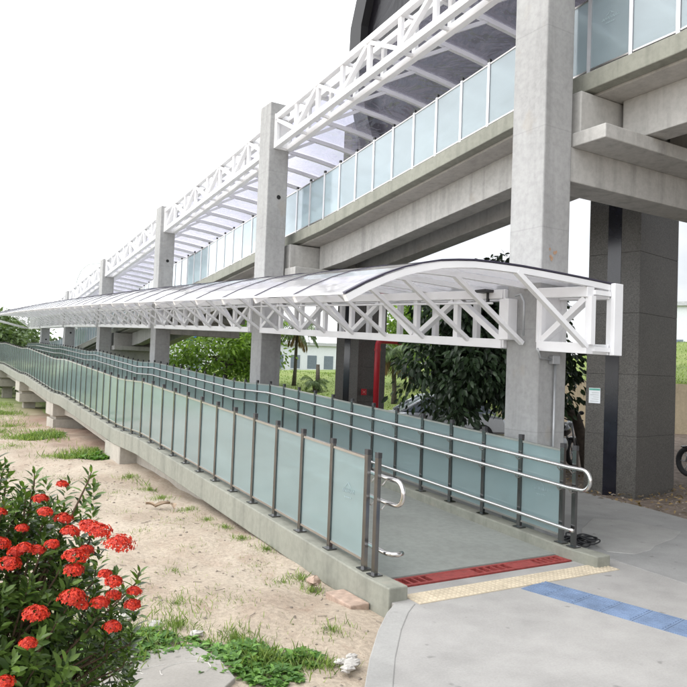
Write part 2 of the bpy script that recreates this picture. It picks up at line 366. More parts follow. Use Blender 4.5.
def sheet(name, poly, z0, z1, mat, smooth=False):
    n = len(poly); m = MB(); m.quadset([(x,y,z0) for x,y in poly]+[(x,y,z1) for x,y in poly], [tuple(range(n))[::-1], tuple(range(n,2*n))]+[(k,(k+1)%n,n+(k+1)%n,n+k) for k in range(n)])
    return m.build(name, mat, bevel=.008)
edge = [(1.2,1.0),(1.75,2.5),(2.37,3.55),(2.62,3.88),(2.95,4.27),(3.22,4.55),(3.40,4.70)]
struct(sheet('plaza', [(-3,-8)]+[(1.0,-1)]+edge+[(3.40,5.02),(6.06,5.02),(6.34,5.02),(6.22,3.6),(5.9,1),(5.2,-8)], -.16, 0, MAT['plaza']))
inner = [(x+.16, y-.07) for x, y in edge]
struct(sheet('plaza_edging', edge+inner[::-1], -.1, .006, MAT['slab'] if False else MAT['patch']))
struct(sheet('side_path', [(5.21,-8),(5.91,1),(6.23,3.6),(6.35,5.02),(6.35,14),(9.0,14),(9.45,9.5),(9.6,8.3),(9.35,6.6),(9.1,5.6),(9.4,3.5),(11,-8)], -.16, -.004, MAT['side']))
struct(sheet('patch_paving', [(6.55,5.15),(6.75,4.95),(7.1,5.0),(7.35,5.12),(7.9,5.25),(8.35,5.45),(8.2,6.2),(7.9,6.45),(7.2,6.05),(6.8,5.7)], -.05, .001, MAT['patch']))
struct(sheet('expansion_joint', [(5.62,-1),(5.66,-1),(6.25,3.6),(6.37,4.95),(6.31,4.95),(6.2,3.6)], -.02, .004, MAT['side']))

# grass bank rising beyond the walkway, a polar grid of real terrain
az = np.radians(np.linspace(8, 88, 90)); dd = np.concatenate([np.linspace(19, 60, 60), np.linspace(64, 400, 12)])
A_, D_ = np.meshgrid(az, dd)
def bank_z(a, d):
    deg = np.degrees(a); crest = np.interp(deg, [8, 18, 22, 31, 36, 48, 58, 70, 88], [.1, 1.2, 1.35, 1.75, 2.2, 3.2, 4.3, 4.6, 4.6])
    s = np.clip((d-20)/27, 0, 1); s = s*s*(3-2*s); z = -.25+(crest+.25)*s
    wallside = np.clip((deg-43)/1.5, 0, 1)
    z2 = np.where(d < 30.3, -.35, 1.75+(crest-1.75)*np.clip((d-30.3)/15, 0, 1))
    return z*(1-wallside)+z2*wallside+.12*np.sin(a*37+d*.5)*s
Zb = bank_z(A_, D_); nx, ny = len(az), len(dd); idx = np.arange(nx*ny).reshape(ny, nx)
fc = np.stack([idx[:-1,:-1], idx[1:,:-1], idx[1:,1:], idx[:-1,1:]], -1).reshape(-1, 4)
struct(np_mesh('grass_bank', np.stack([D_*np.sin(A_), D_*np.cos(A_), Zb], -1).reshape(-1, 3), fc, 4, MAT['turf'], smooth=True))
m = MB(); secs = []
for a in np.radians(np.linspace(43.5, 89, 24)):
    s_, c_ = math.sin(a), math.cos(a)
    secs.append([(29.7*s_,29.7*c_,-.4),(30.2*s_,30.2*c_,-.4),(30.2*s_,30.2*c_,1.80),(29.7*s_,29.7*c_,1.80)])
m.sweep(secs); ow = m.build('retaining_wall', MAT['wall_beige']); tag(ow, 'long beige rendered retaining wall below the grass bank', 'wall')

# ------------------------------------------------------------------ columns
tops = [8.6, 7.6, 6.75, 6.0, 5.3, 4.55]
lab = ['nearest tall square concrete column with rust stains, beside the open canopy end',
       'second concrete column from the camera, its flat top above the upper truss',
       'third concrete column from the camera, rising through the low arched canopy',
       'fourth concrete column from the camera, near the curved street lamp',
       'fifth concrete column from the camera, only its top and shaft showing',
       'farthest and smallest concrete column at the canopy far end']
holes = [None, 5.55, 5.05, 2.0, 3.2, 3.0]
columns = []
for k, yc in enumerate(YC):
    c = thing('concrete_column', lab[k], 'column', (6.49, yc, -.2), 'concrete columns carrying both canopies')
    m = MB(); m.box(6.26, 6.73, yc-.27, yc+.27, -.3, tops[k]); m.build('shaft', MAT['column'], c, bevel=.018)
    if holes[k]:
        MB().tube([(6.53,yc-.272,holes[k]),(6.53,yc-.274,holes[k])], .048, 14).build('drain_hole', MAT['hole'], c)
    columns.append(c)
# rust marks on the first one
t = MT('rust_mark', .9); t.color(t.ramp(t.noise(30, 4), [(.3, (.33, .17, .09)), (.7, (.45, .33, .24))])); MAT['rust'] = t.m
for (zz, xx, n) in ((3.35, 6.46, 7), (2.92, 6.47, 6)):
    m = MB()
    for q in range(n):
        px, pz, rr = xx+R.uniform(-.07,.07), zz+R.uniform(-.07,.07), R.uniform(.012,.035)
        pts = [(px+rr*R.uniform(.6,1.3)*math.cos(a), YC[0]-.2725-.0006*q, pz+rr*R.uniform(.6,1.3)*math.sin(a)) for a in np.linspace(0, 5.6, 9)]
        m.quadset(pts, [tuple(range(9))])
    m.build('rust_stain', MAT['rust'], columns[0])

# ------------------------------------------------------------------ lower ramp
ramp = thing('access_ramp', 'long concrete pedestrian ramp with greenish kerbs climbing away from the plaza', 'ramp', (4.7, 5.2, 0))
def strip(name, x0, x1, top, bot, ya, yb, kn, mat, parent, bevel=0):
    m = MB(); m.sweep([[(x0,y,bot(y)),(x1,y,bot(y)),(x1,y,top(y)),(x0,y,top(y))] for y in ystops(kn, ya, yb)])
    return m.build(name, mat, parent, bevel=bevel)
strip('deck', 3.56, 5.87, lambda y: zl(y)-.105, lambda y: zl(y)-.33, 5.255, 52, ZL, MAT['deck'], ramp)
strip('kerb', 3.37, 3.562, zl, lambda y: zl(y)-.29, 4.74, 52, ZL, MAT['kerb'], ramp, .012)
strip('kerb', 5.865, 6.06, zl, lambda y: zl(y)-.29, 4.72, 52, ZL, MAT['kerb'], ramp, .012)
strip('girder', 3.72, 4.05, lambda y: zl(y)-.325, lambda y: zl(y)-.62, 7.5, 51.9, ZL, MAT['pier'], ramp)
strip('girder', 5.3, 5.65, lambda y: zl(y)-.325, lambda y: zl(y)-.62, 7.5, 51.9, ZL, MAT['pier'], ramp)
for k in range(1, 6):
    yc = YC[k]+.28; z = zl(YC[k]-.6)
    pc = MB().box(3.39, 6.19, yc-.62, yc+.62, z-.66, z-.283).build('pier_cap', MAT['pier'], ramp, bevel=.015)
    MB().box(3.50, 6.19, yc-.50, yc+.50, z-.76, z-.655).build('ledge', MAT['pier'], pc, bevel=.012)
    if k > 1: MB().box(3.42, 6.19, yc-.56, yc+.56, z-1.08, z-.755).build('cross_beam', MAT['pier'], pc, bevel=.012)
    MB().box(3.62, 4.05, yc-.22, yc+.22, -.4, z-.75).build('pier', MAT['pier'], ramp, bevel=.015)
    if k > 1: MB().box(5.5, 5.95, yc-.22, yc+.22, -.4, z-1.07).build('pier', MAT['pier'], ramp, bevel=.015)

# ------------------------------------------------------------------ railings
def post_mesh():
    m = MB(); m.box(-.018,.018,-.025,.025,0,1.015); m.box(-.05,.05,-.055,.055,-.001,.012); me = m.build('post', MAT['steel_dark']); d = me.data; bpy.data.objects.remove(me); return d
def cap_mesh():
    m = MB(); m.box(-.020,.020,-.027,.027,1.005,1.052); me = m.build('cap', MAT['cap']); d = me.data; bpy.data.objects.remove(me); return d
PM, CM = post_mesh(), cap_mesh()
PMU = PM.copy(); PMU.materials.clear(); PMU.materials.append(simple('brushed_post', (.62,.62,.64), .4, .7, .05))
def railing(label, X, posts, zf, inner, glass, rails=True, start_gap=True, end_loops=True, pm=PM, kn=ZL, clear=.09, base=0, group=None):
    t = thing('glass_railing', label, 'railing', (X, posts[0], zf(posts[0])), group)
    for y in posts:
        p = inst('post', pm, (X, y, zf(y)), t); inst('cap', CM, (X, y, zf(y)), p)
    s = .6; tops_, bots = MB(), MB()
    i0 = 1 if start_gap else 0
    for a, b in zip(posts[i0:], posts[i0+1:]):
        ya, yb = a+.032, b-.032; g0, g1 = zf(a), zf(b); m = MB()
        za = lambda y: g0+(g1-g0)*(y-a)/(b-a)
        m.sweep([[(X-.005,y,za(y)+clear),(X+.005,y,za(y)+clear),(X+.005,y,za(y)+.965),(X-.005,y,za(y)+.965)] for y in (ya, yb)])
        gp = m.build('glass_panel', glass, t)
        MB().bar((X,ya,za(ya)+.975),(X,yb,za(yb)+.975),.03,.022).build('top_edge', MAT['steel'], gp)
        MB().bar((X,ya,za(ya)+clear-.008),(X,yb,za(yb)+clear-.008),.03,.02).build('bottom_edge', MAT['steel'], gp)
    if rails:
        xi = X+inner*.085
        path = [y for y in ystops(kn, posts[0]-.02, posts[-1])]
        hs = (.83, .62, .19)
        for h in hs[:2]:
            pass
        y0 = posts[0]
        # the two upper rails are joined by a half circle beyond the end posts
        top = [(xi, y, zf(y)+.83) for y in reversed(path)]; low = [(xi, y, zf(y)+.62) for y in path]
        r = .105; mid = zf(y0)+.725
        loop = [(xi, y0-.16-r*math.sin(a), mid+r*math.cos(a)) for a in np.linspace(0, math.pi, 12)]
        MB().tube(top+loop+low, .021, 12).build('handrail', MAT['rail'], t, True)
        c = [(xi, y, zf(y)+.19) for y in reversed(path)]
        if inner > 0: c += [(xi+.0, y0-.05, zf(y0)+.19),(xi+.02,y0-.10,zf(y0)+.19),(xi+.07,y0-.125,zf(y0)+.19),(xi+.13,y0-.10,zf(y0)+.19)]
        else: c += [(xi, y0-.07, zf(y0)+.19)]
        MB().tube(c, .021, 12).build('guide_rail', MAT['rail'], t, True)
        br = MB(); 
        for y in posts[:40]:
            for h in hs:
                br = MB().tube([(X, y, zf(y)+h-.045),(X+inner*.05, y, zf(y)+h-.06),(xi, y, zf(y)+h-.025)], .006, 6)
                if h != .19 and y < 16: br.build('rail_bracket', MAT['steel'], t)
    return t
LP = [5.10, 5.265]+[5.265+.6125*k for k in range(1, 72)]
railing('frosted glass railing on the outer left kerb of the lower ramp, facing the sand', 3.465, LP, zl, 1, MAT['glass'], group=None)
railing('frosted glass railing with bright double handrail along the column side of the lower ramp', 5.955, LP, zl, -1, MAT['glass'])
UPp = [1.7+.6125*k for k in range(78)]
railing('pale glass railing along the near edge of the elevated walkway overhead', 7.06, UPp, zu, 1, MAT['glass_up'], rails=False, start_gap=False, pm=PMU, kn=ZU, clear=.07)
railing('far side glass railing of the elevated walkway, beyond its deck', 9.38, UPp, zu, -1, MAT['glass_up'], rails=False, start_gap=False, pm=PMU, kn=ZU, clear=.07)
# faint etched maker's marks on two panes (illegible in the photograph)
def etched(name, X, yc, zc0, w, parent):
    m = MB(); x = X
    m.bar((x,yc+w*.25,zc0+.03),(x,yc,zc0+.075),.002,.006); m.bar((x,yc,zc0+.075),(x,yc-w*.25,zc0+.03),.002,.006)
    for q in range(7):
        y = yc+w*.5-w*q/6.5; m.bar((x,y,zc0-.018),(x,y-.02,zc0+.018),.002,.005); m.bar((x,y-.02,zc0+.018),(x,y-.03,zc0-.018),.002,.005)
    for q in range(4): y = yc+w*.28-w*.56*q/3.5; m.bar((x,y,zc0-.06),(x,y-.02,zc0-.06),.002,.01)
    m.build(name, MAT['etch'], parent)
rl = [o for o in bpy.data.objects if o.name.startswith('glass_railing')]
for o, X, i, z0, dx in ((rl[1], 5.955, 6, .66, -.009),(rl[1], 5.955, 1, .5, -.009),(rl[0], 3.465, 1, .62, -.009)):
    y = (LP[i]+LP[i+1])/2; etched('etched_mark', X+dx, y, zl(y)+z0, .2, o)
etched('etched_mark', 7.06-.009, 5.68, zu(5.68)+.62, .24, rl[2])

# ------------------------------------------------------------------ elevated walkway
walk = thing('elevated_walkway', 'elevated concrete pedestrian walkway crossing overhead on cantilever beams', 'walkway', (8.2, YC[0], 5.4))
strip('kerb', 6.97, 7.15, zu, lambda y: zu(y)-.23, -4, 51, ZU, MAT['kerb'], walk, .012)
strip('kerb', 9.29, 9.47, zu, lambda y: zu(y)-.23, -4, 51, ZU, MAT['kerb'], walk, .012)
strip('deck', 7.148, 9.292, lambda y: zu(y)-.09, lambda y: zu(y)-.26, -4, 51, ZU, MAT['soffit'], walk)
for k, yc in enumerate(YC):
    zt = zu(yc)-.262; z1 = zu(yc)-.80
    b = MB().box(6.725, 9.05 if k else 10.4, yc-.25, yc+.25, z1-.60, z1-.17).build('cross_beam', MAT['beam'], walk, bevel=.012)
    MB().box(6.76, 9.02 if k else 10.3, yc-.74, yc+.74, z1-.172, z1).build('ledge', MAT['beam'], b, bevel=.012)
    MB().box(6.84, 9.0, yc-.30, yc+.30, z1-.003, zt+.001).build('stem', MAT['beam'], b, bevel=.012)
ends = [-4]+YC
for a, b in zip(ends, ends[1:]):
    ya, yb = (a+.36 if a > 0 else a), b-.36
    for xa in (7.55, 8.52):
        strip('girder', xa, xa+.36, lambda y: zu(y)-.258, lambda y: zu(y)-.795+(0 if True else 0), ya, yb, ZU, MAT['beam'], walk, .01)

# ------------------------------------------------------------------ canopies
def canopy_truss(t, xa, xb, ya, yb, zf, h, flip, n=None, wch=.115, webw=.085):
    """box truss of two planes between two columns"""
    N = n or max(2, round((yb-ya)/.96)); yy = [ya+(yb-ya)*k/N for k in range(N+1)]
    tr = bpy.data.objects.new('truss', None); col.objects.link(tr); tr.parent = t; tr.location = Vector((xa, ya, zf(ya)))-wl(t); tr.empty_display_size = .1
    for x in (xa, xb):
        MB().bar((x,ya,zf(ya)),(x,yb,zf(yb)),wch,wch).build('bottom_chord', MAT['white'], tr, bevel=.006)
        MB().bar((x,ya,zf(ya)+h),(x,yb,zf(yb)+h),wch,wch).build('top_chord', MAT['white'], tr, bevel=.006)
    for k, y in enumerate(yy):
        z = zf(y)
        for x in (xa, xb): MB().bar((x,y,z+.045),(x,y,z+h-.045),webw*.8,webw,(0,1,0)).build('truss_post', MAT['white'], tr)
        if k % 1 == 0:
            MB().bar((xa+.045,y,z),(xb-.045,y,z),.05,.05).build('cross_tie', MAT['white'], tr)
            MB().bar((xa+.045,y,z+h),(xb-.045,y,z+h),.05,.05).build('cross_tie', MAT['white'], tr)
    for k, (a, b) in enumerate(zip(yy, yy[1:])):
        up = (k % 2 == 0) ^ flip
        for x in (xa,):
            p = (x, a+.05, zf(a)+(.07 if up else h-.07)); q = (x, b-.05, zf(b)+(h-.07 if up else .07))
            MB().bar(p, q, webw*.8, webw*1.1, (1,0,0)).build('diagonal', MAT['white'], tr)
    return yy
def roofset(t, frames, zf, prof, strut, rib_w, rib_h, pmat, gasket=True):
    for y in frames:
        pts = [(x, y, zf(y)+dz) for x, dz in prof]
        m = MB(); secs = []
        for i, p in enumerate(pts):
            a = Vector(pts[max(i-1,0)]); b = Vector(pts[min(i+1,len(pts)-1)]); d = (b-a).normalized(); nrm = Vector((-d.z, 0, d.x))
            if nrm.z < 0: nrm = -nrm
            p = Vector(p); e = Vector((0,1,0))*(rib_w/2)
            secs.append([p-e-nrm*rib_h, p+e-nrm*rib_h, p+e-nrm*.012, p-e-nrm*.012])
        m.sweep(secs); rib = m.build('rib', MAT['white'], t)
        a, b = strut; MB().bar((a[0],y,zf(y)+a[1]),(b[0],y,zf(y)+b[1]),rib_w*.9,.06,(0,1,0)).build('strut', MAT['white'], rib)
        if gasket:
            if y == frames[0]: m = MB(); m.sweep([[(x,y-.034,zf(y)+dz-.004),(x,y+.03,zf(y)+dz-.004),(x,y+.03,zf(y)+dz+.012),(x,y-.034,zf(y)+dz+.012)] for x,dz in prof]); m.build('edge_strip', MAT['gasket'], rib); continue
            m = MB(); m.sweep([[(x,y-.013,zf(y)+dz+.005),(x,y+.013,zf(y)+dz+.005),(x,y+.013,zf(y)+dz+.012),(x,y-.013,zf(y)+dz+.012)] for x,dz in prof]); m.build('gasket', MAT['gasket'], rib)
    for a, b in zip(frames, frames[1:]):
        m = MB(); secs = []
        L = []
        for x, dz in prof: L.append((x,dz))
        for y in (a+.012, b-.012): secs.append([(x,y,zf(y)+dz+.004) for x,dz in L]+[(x,y,zf(y)+dz-.004) for x,dz in reversed(L)])
        m.sweep(secs); m.build('roof_panel', pmat, t)
def smoothprof(kn, n):
    xs_ = np.linspace(kn[0][0], kn[-1][0], n); kx = [a for a,_ in kn]; kz = [b for _,b in kn]
    # catmull-like smoothing by quadratic blur of the linear interpolation
    z = np.interp(np.linspace(kn[0][0], kn[-1][0], 200), kx, kz); ker = np.ones(17)/17; zp = np.concatenate([2*z[0]-z[8:0:-1], z, 2*z[-1]-z[-2:-10:-1]]); z = np.convolve(zp, ker, 'valid')
    return list(zip(xs_, np.interp(xs_, np.linspace(kn[0][0], kn[-1][0], 200), z)))
low = thing('arched_canopy', 'low white canopy with arched translucent roof and struts covering the lower ramp', 'canopy', (6.4, 5.3, 2.2))
LOWP = smoothprof([(3.12,.33),(3.4,.485),(3.75,.63),(4.15,.735),(4.6,.785),(5.2,.79),(6.0,.765),(6.66,.735)], 18)
ends = [(5.20, YC[0]-.30)]+[(a+.30, b-.30) for a, b in zip(YC, YC[1:])]+[(YC[-1]+.30, 50.3)]
for k, (a, b) in enumerate(ends):
    canopy_truss(low, 6.25, 6.60, a, b, zc, .62, k % 2 == 0, 1 if k == 0 else None)
    for e in ((a, b) if k else (b,)):
        if e == b and k == len(ends)-1: continue
        s = .035 if e == a else -.035
        MB().box(6.21, 6.65, e-(.03 if s>0 else .0)+(0 if s>0 else 0), e+(.0 if s>0 else .03), zc(e)-.05, zc(e)+.68).build('end_plate', MAT['white'], low, bevel=.005)
FR = [5.22+.958*k for k in range(48)]
roofset(low, FR, zc, LOWP, ((6.22,.02),(5.15,.73)), .055, .075, MAT['poly_low'])
MB().box(6.56, 6.70, 5.13, 5.19, zc(5.2)-.06, zc(5.2)+.74).build('end_box', MAT['white'], low, bevel=.006)
m = MB(); m.sweep([[(3.112,y,zc(y)+.322),(3.128,y,zc(y)+.322),(3.128,y,zc(y)+.338),(3.112,y,zc(y)+.338)] for y in ystops(ZC, FR[0], FR[-1])]); m.build('eave_strip', MAT['white'], low)
m = MB(); m.tube([(6.12,y,zc(y)+.50) for y in np.linspace(6.6, 50, 20)], .014, 8); m.build('conduit', MAT['white'], low)
for dx in (0, .45, .9):                                    # raked end braces at the canopy's far end
    MB().bar((6.22-dx*.3,50.35,zc(50)-.02-.0),(4.2-dx,50.35,zc(50)+.45+.1*dx),.05,.07,(0,1,0)).build('end_brace', MAT['white'], low)
upc = thing('upper_canopy', 'high white truss canopy with clear glossy roof over the elevated walkway', 'canopy', (6.5, YC[0], 7.2))
UPP = smoothprof([(6.66,.635),(7.4,.60),(8.2,.53),(9.0,.42),(9.5,.33),(9.8,.27)], 14)
ends = [(-2.0, YC[0]-.30)]+[(a+.30, b-.30) for a, b in zip(YC, YC[1:])]
for k, (a, b) in enumerate(ends):
    canopy_truss(upc, 6.42, 6.71, a, b, zuc, .62, k % 2 == 1)
    for e, s in ((a, 1), (b, -1)):
        if e < 0: continue
        m = MB(); m.box(6.36, 6.78, min(e, e-.03*s), max(e, e-.03*s), zuc(e)-.06, zuc(e)+.70); m.build('end_plate', MAT['white'], upc, bevel=.005)
FU = [-2.0+.958*k for k in range(50)]
roofset(upc, FU, zuc, UPP, ((6.71,.02),(7.60,.50)), .07, .095, MAT['poly_up'], False)

# floodlight and electrics on the low canopy
fl = thing('floodlight', 'small black floodlight on top of the low truss beside the nearest column', 'floodlight', (6.2, 6.75, 2.95))
MB().box(6.05, 6.30, 6.66, 6.86, zc(6.7)+.70-.06, zc(6.7)+.735-.06).build('lamp_body', MAT['cap'], fl, bevel=.006)
MB().bar((6.19,6.76,zc(6.7)+.5),(6.19,6.76,zc(6.7)+.66),.03,.03).build('bracket', MAT['cap'], fl)
jc = thing('junction_box', 'grey electrical box and conduit pipe running down the nearest column', 'electrical box', (6.5, 5.9, 2.05))
MB().box(6.42, 6.54, 5.865, 5.935, 2.03, 2.13).build('box', MAT['grey_metal'], jc, bevel=.006)
MB().tube([(6.5,5.905,2.03),(6.5,5.905,.3)], .016, 8).build('conduit', MAT['grey_metal'], jc, True)
MB().tube([(6.42,5.9,2.08),(6.22,5.88,2.1),(6.15,5.86,2.2)], .014, 8).build('cable', MAT['grey_metal'], jc, True)
jb = thing('control_box', 'white box with grey conduit on the column face under the low roof', 'electrical box', (6.15, 6.3, 2.6))
MB().box(6.10, 6.257, 6.30, 6.46, zc(6.4)+.05, zc(6.4)+.55).build('box', MAT['white'], jb, bevel=.008)
MB().tube([(6.15,6.24,zc(6.3)+.58),(6.16,6.16,zc(6.3)+.6),(6.16,6.10,zc(6.3)+.5),(6.16,6.10,zc(6.3)+.1)], .014, 8).build('conduit', MAT['grey_metal'], jb, True)

# ------------------------------------------------------------------ drain and tactile paving
dr = thing('drain_channel', 'red painted steel drain channel with three slotted grilles across the ramp foot', 'drain', (4.85, 5.13, 0))
x0, x1, y0, y1 = 3.60, 5.86, 5.035, 5.245
MB().box(x0, x1, y0, y1, -.1, -.03).build('trough', MAT['hole'], dr)
seg = [(3.60,4.12,1),(4.12,4.62,0),(4.62,5.10,1),(5.10,5.42,0),(5.42,5.82,1),(5.82,5.86,0)]
m = MB(); m.box(x0, x1, y0, y0+.035, -.028, .008); m.box(x0, x1, y1-.035, y1, -.028, .008); m.build('frame', MAT['drain'], dr)
for a, b, gr in seg:
    if not gr: MB().box(a, b, y0+.036, y1-.036, -.028, .006).build('cover_plate', MAT['drain'], dr)
    else:
        m = MB(); n = int((b-a)/.08)
        for q in range(n+1):
            x = a+.01+(b-a-.02)*q/n; m.box(x-.011, x+.011, y0+.036, y1-.036, -.028, .006)
        m.build('grille', MAT['drain'], dr)
struct(MB().box(3.563, 5.863, 5.021, 5.036, -.05, .003).build('drain_edge', MAT['deck'])) if False else None
yt = thing('tactile_strip', 'cream yellow tactile paving strip with raised domes at the ramp foot', 'tactile paving', (4.8, 4.72, 0))
n = 10
for k in range(n):
    a = 3.58+.247*k; m = MB(); m.box(a+.002, a+.245, 4.60, 4.845, -.02, .006); tile = m.build('tile', MAT['yellow'], yt)
    m = MB()
    for i in range(5):
        for j in range(5):
            m.tube([(a+.025+.049*i, 4.625+.049*j, .005),(a+.025+.049*i, 4.625+.049*j, .011)], [.017,.011], 8)
    m.build('domes', MAT['yellow'], tile)
bt = thing('guide_strip', 'blue directional tactile paving strip with long raised bars on the plaza', 'tactile paving', (4.83, 4.57, 0))
d = Vector((.21,-1.0,0)).normalized(); s = Vector((d.y*-1, d.x, 0)); s = Vector((1,.21,0)).normalized(); o0 = Vector((4.665,4.56,0))
for k in range(14):
    for j in range(2):
        p = o0+d*(.25*k+.002)+s*(.19*j); q = p+d*.246; m = MB(); w = .188
        m.quadset([p+Vector((0,0,-.02)), p+s*w+Vector((0,0,-.02)), q+s*w+Vector((0,0,-.02)), q+Vector((0,0,-.02)), p+Vector((0,0,.005)), p+s*w+Vector((0,0,.005)), q+s*w+Vector((0,0,.005)), q+Vector((0,0,.005))],
                  [(0,3,2,1)[::-1],(4,5,6,7)[::-1],(0,1,5,4)[::-1],(1,2,6,5)[::-1],(2,3,7,6)[::-1],(3,0,4,7)[::-1]])
        tile = m.build('tile', MAT['blue'], bt); m = MB()
        for i in range(4):
            c0 = p+s*(.025+.046*i); m.bar(c0+d*.02+Vector((0,0,.0065)), c0+d*.226+Vector((0,0,.0065)), .022, .006)
        m.build('bars', MAT['blue'], tile)
cb = MB()
for q in range(15):
    cx, cy, rx, ry = 6.42+R.uniform(-.13,.20), 5.52+R.uniform(-.16,.1), R.uniform(.07,.2), R.uniform(.06,.13); ph = R.uniform(0, 6); zz = .012+.006*q
    cb.tube([(cx+rx*math.cos(a+ph)*(1+.1*math.sin(3*a)), cy+ry*math.sin(a+ph), zz+.012*math.sin(2*a+q)) for a in np.linspace(0, 6.2, 26)], .008, 6)
tag(cb.build('cable_coil', MAT['cable'], smooth=True), 'tangled coil of black cable behind the end of the right railing', 'cable')

# ------------------------------------------------------------------ granite pillars
def granite(label, o, rz, w, dpt, h, z0=-.2, strip_at=(.36,.62)):
    t = thing('granite_pillar', label, 'pillar', (o[0], o[1], 0), 'granite clad station pillars', rz)
    # local frame: x along south face, y along west face (north); built locally
    def L(m, name, mat, bevel=0):
        ob = m.build(name, mat, None, bevel=bevel); ob.parent = t; return ob
    zz = z0
    cl = None
    joints = [z0]+[z for z in np.arange(.95, h, 1.02)]+[h]
    m = MB()
    for a, b in zip(joints, joints[1:]): m.box(0, w, 0, dpt, a+.0015, b-.0015)
    L(m, 'cladding', MAT['granite'], .003)
    L(MB().box(.012, w-.012, .012, dpt-.012, z0, h-.01), 'core', MAT['hole'])
    L(MB().box(-.006, .02, dpt*strip_at[0], dpt*strip_at[1], z0, h), 'black_strip', MAT['black_strip'])
    return t
gp1 = granite('near granite clad pillar with black vertical strip and small white notice', (10.10, 7.42), math.radians(10), 1.40, .92, 7.0)
nt_ = MB().box(-.012, -.004, .92*.70, .92*.93, 1.46, 1.72).build('notice', MAT['paper']); nt_.parent = gp1
nh = MB().box(-.0145, -.0122, .92*.705, .92*.925, 1.68, 1.712).build('notice_header', MAT['teal']); nh.parent = nt_
for q in range(5):
    ln = MB().box(-.0142, -.0122, .92*.73, .92*(.90-.03*(q%3)), 1.49+.036*q, 1.497+.036*q).build('text_line', MAT['grey_metal']); ln.parent = nt_
gp2 = granite('far granite clad pillar behind the ramp, with the red hydrant pipe in front', (11.05, 17.5), math.radians(4), 1.02, 1.15, 9.4)

# red hydrant pipe with signs
hp = thing('hydrant_pipe', 'red fire hydrant pipe bent over at the top beside the far granite pillar', 'pipe', (11.55, 17.3, 0))
bx, by = 11.42, 17.05
MB().tube([(bx,by,-.2),(bx,by,2.62),(bx+.03,by-.0,2.70),(bx+.11,by,2.75),(bx+.72,by-.05,2.75)], .085, 14).build('pipe', MAT['red'], hp, True)
MB().tube([(bx+.70,by-.05,2.75),(bx+.76,by-.055,2.75)], .105, 14).build('flange', MAT['red'], hp)
MB().tube([(bx,by,2.45),(bx,by,2.52)], .10, 14).build('flange', MAT['red'], hp)
for dx in (-.19, .24):
    sg = MB().box(bx+dx-.09, bx+dx+.09, 17.40, 17.42, 1.15, 1.33)
    ob = tag(sg.build('fire_sign', MAT['red'], None), 'small red square fire sign on the far pillar, ' + ('left' if dx < 0 else 'right')+' of the pipe', 'sign', 'red signs beside the hydrant pipe')
    w_ = MB(); w_.bar((bx+dx-.05,17.398,1.20),(bx+dx+.05,17.398,1.28),.02,.004,(0,1,0)); w_.bar((bx+dx-.05,17.397,1.28),(bx+dx+.05,17.397,1.20),.02,.004,(0,1,0)); wm = w_.build('pictogram', simple('pale_red', (.6,.2,.18), .5) if dx < 0 else bpy.data.materials['pale_red']); wm.parent = ob

# ------------------------------------------------------------------ station hall
st = thing('station_hall', 'dark glossy station hall with curved shell looming above the walkway', 'building', (11, 18.4, 6.6))
prof = [(16.7,6.6),(17.1,7.9),(17.75,9.3),(18.2,10.7),(18.15,12.2),(17.7,13.4),(16.9,14.3),(15.5,16.0),(13.4,17.5),(10.5,18.7),(6,19.6),(0,20.1),(-14,20.3)]
inn = []
for i, (y, z) in enumerate(prof):
    a = Vector(prof[max(i-1,0)]); b = Vector(prof[min(i+1,len(prof)-1)]); dv = (b-a).normalized(); nn = Vector((dv.y,-dv.x)); nn = Vector((-dv.y, dv.x))
    p = Vector((y,z)); 
    q = p+nn*.62
    if q.x > p.x: q = p-nn*.62
    inn.append((q.x, q.y))
m = MB(); m.sweep([[(10.75,y,z),(22,y,max(z,9.2)),(22,a,max(b,9.2)),(10.75,a,b)] for (y,z),(a,b) in zip(prof, inn)]); m.build('shell', MAT['clad_edge'], st)
m = MB(); n = len(inn); m.quadset([(11.15,y,z) for y,z in inn]+[(11.15,-14,6.6)], [tuple(range(n+1))]); m.quadset([(11.0,y,z) for y,z in inn]+[(11.0,-14,6.6)], [tuple(range(n+1))[::-1]])
m.build('end_wall', MAT['cladding'], st)
m = MB(); m.sweep([[(11.0,y,6.45),(22,y,9.1),(22,y,9.3),(11.0,y,6.65)] for y in (-14,15.9)]); m.build('underside', MAT['clad_edge'], st)

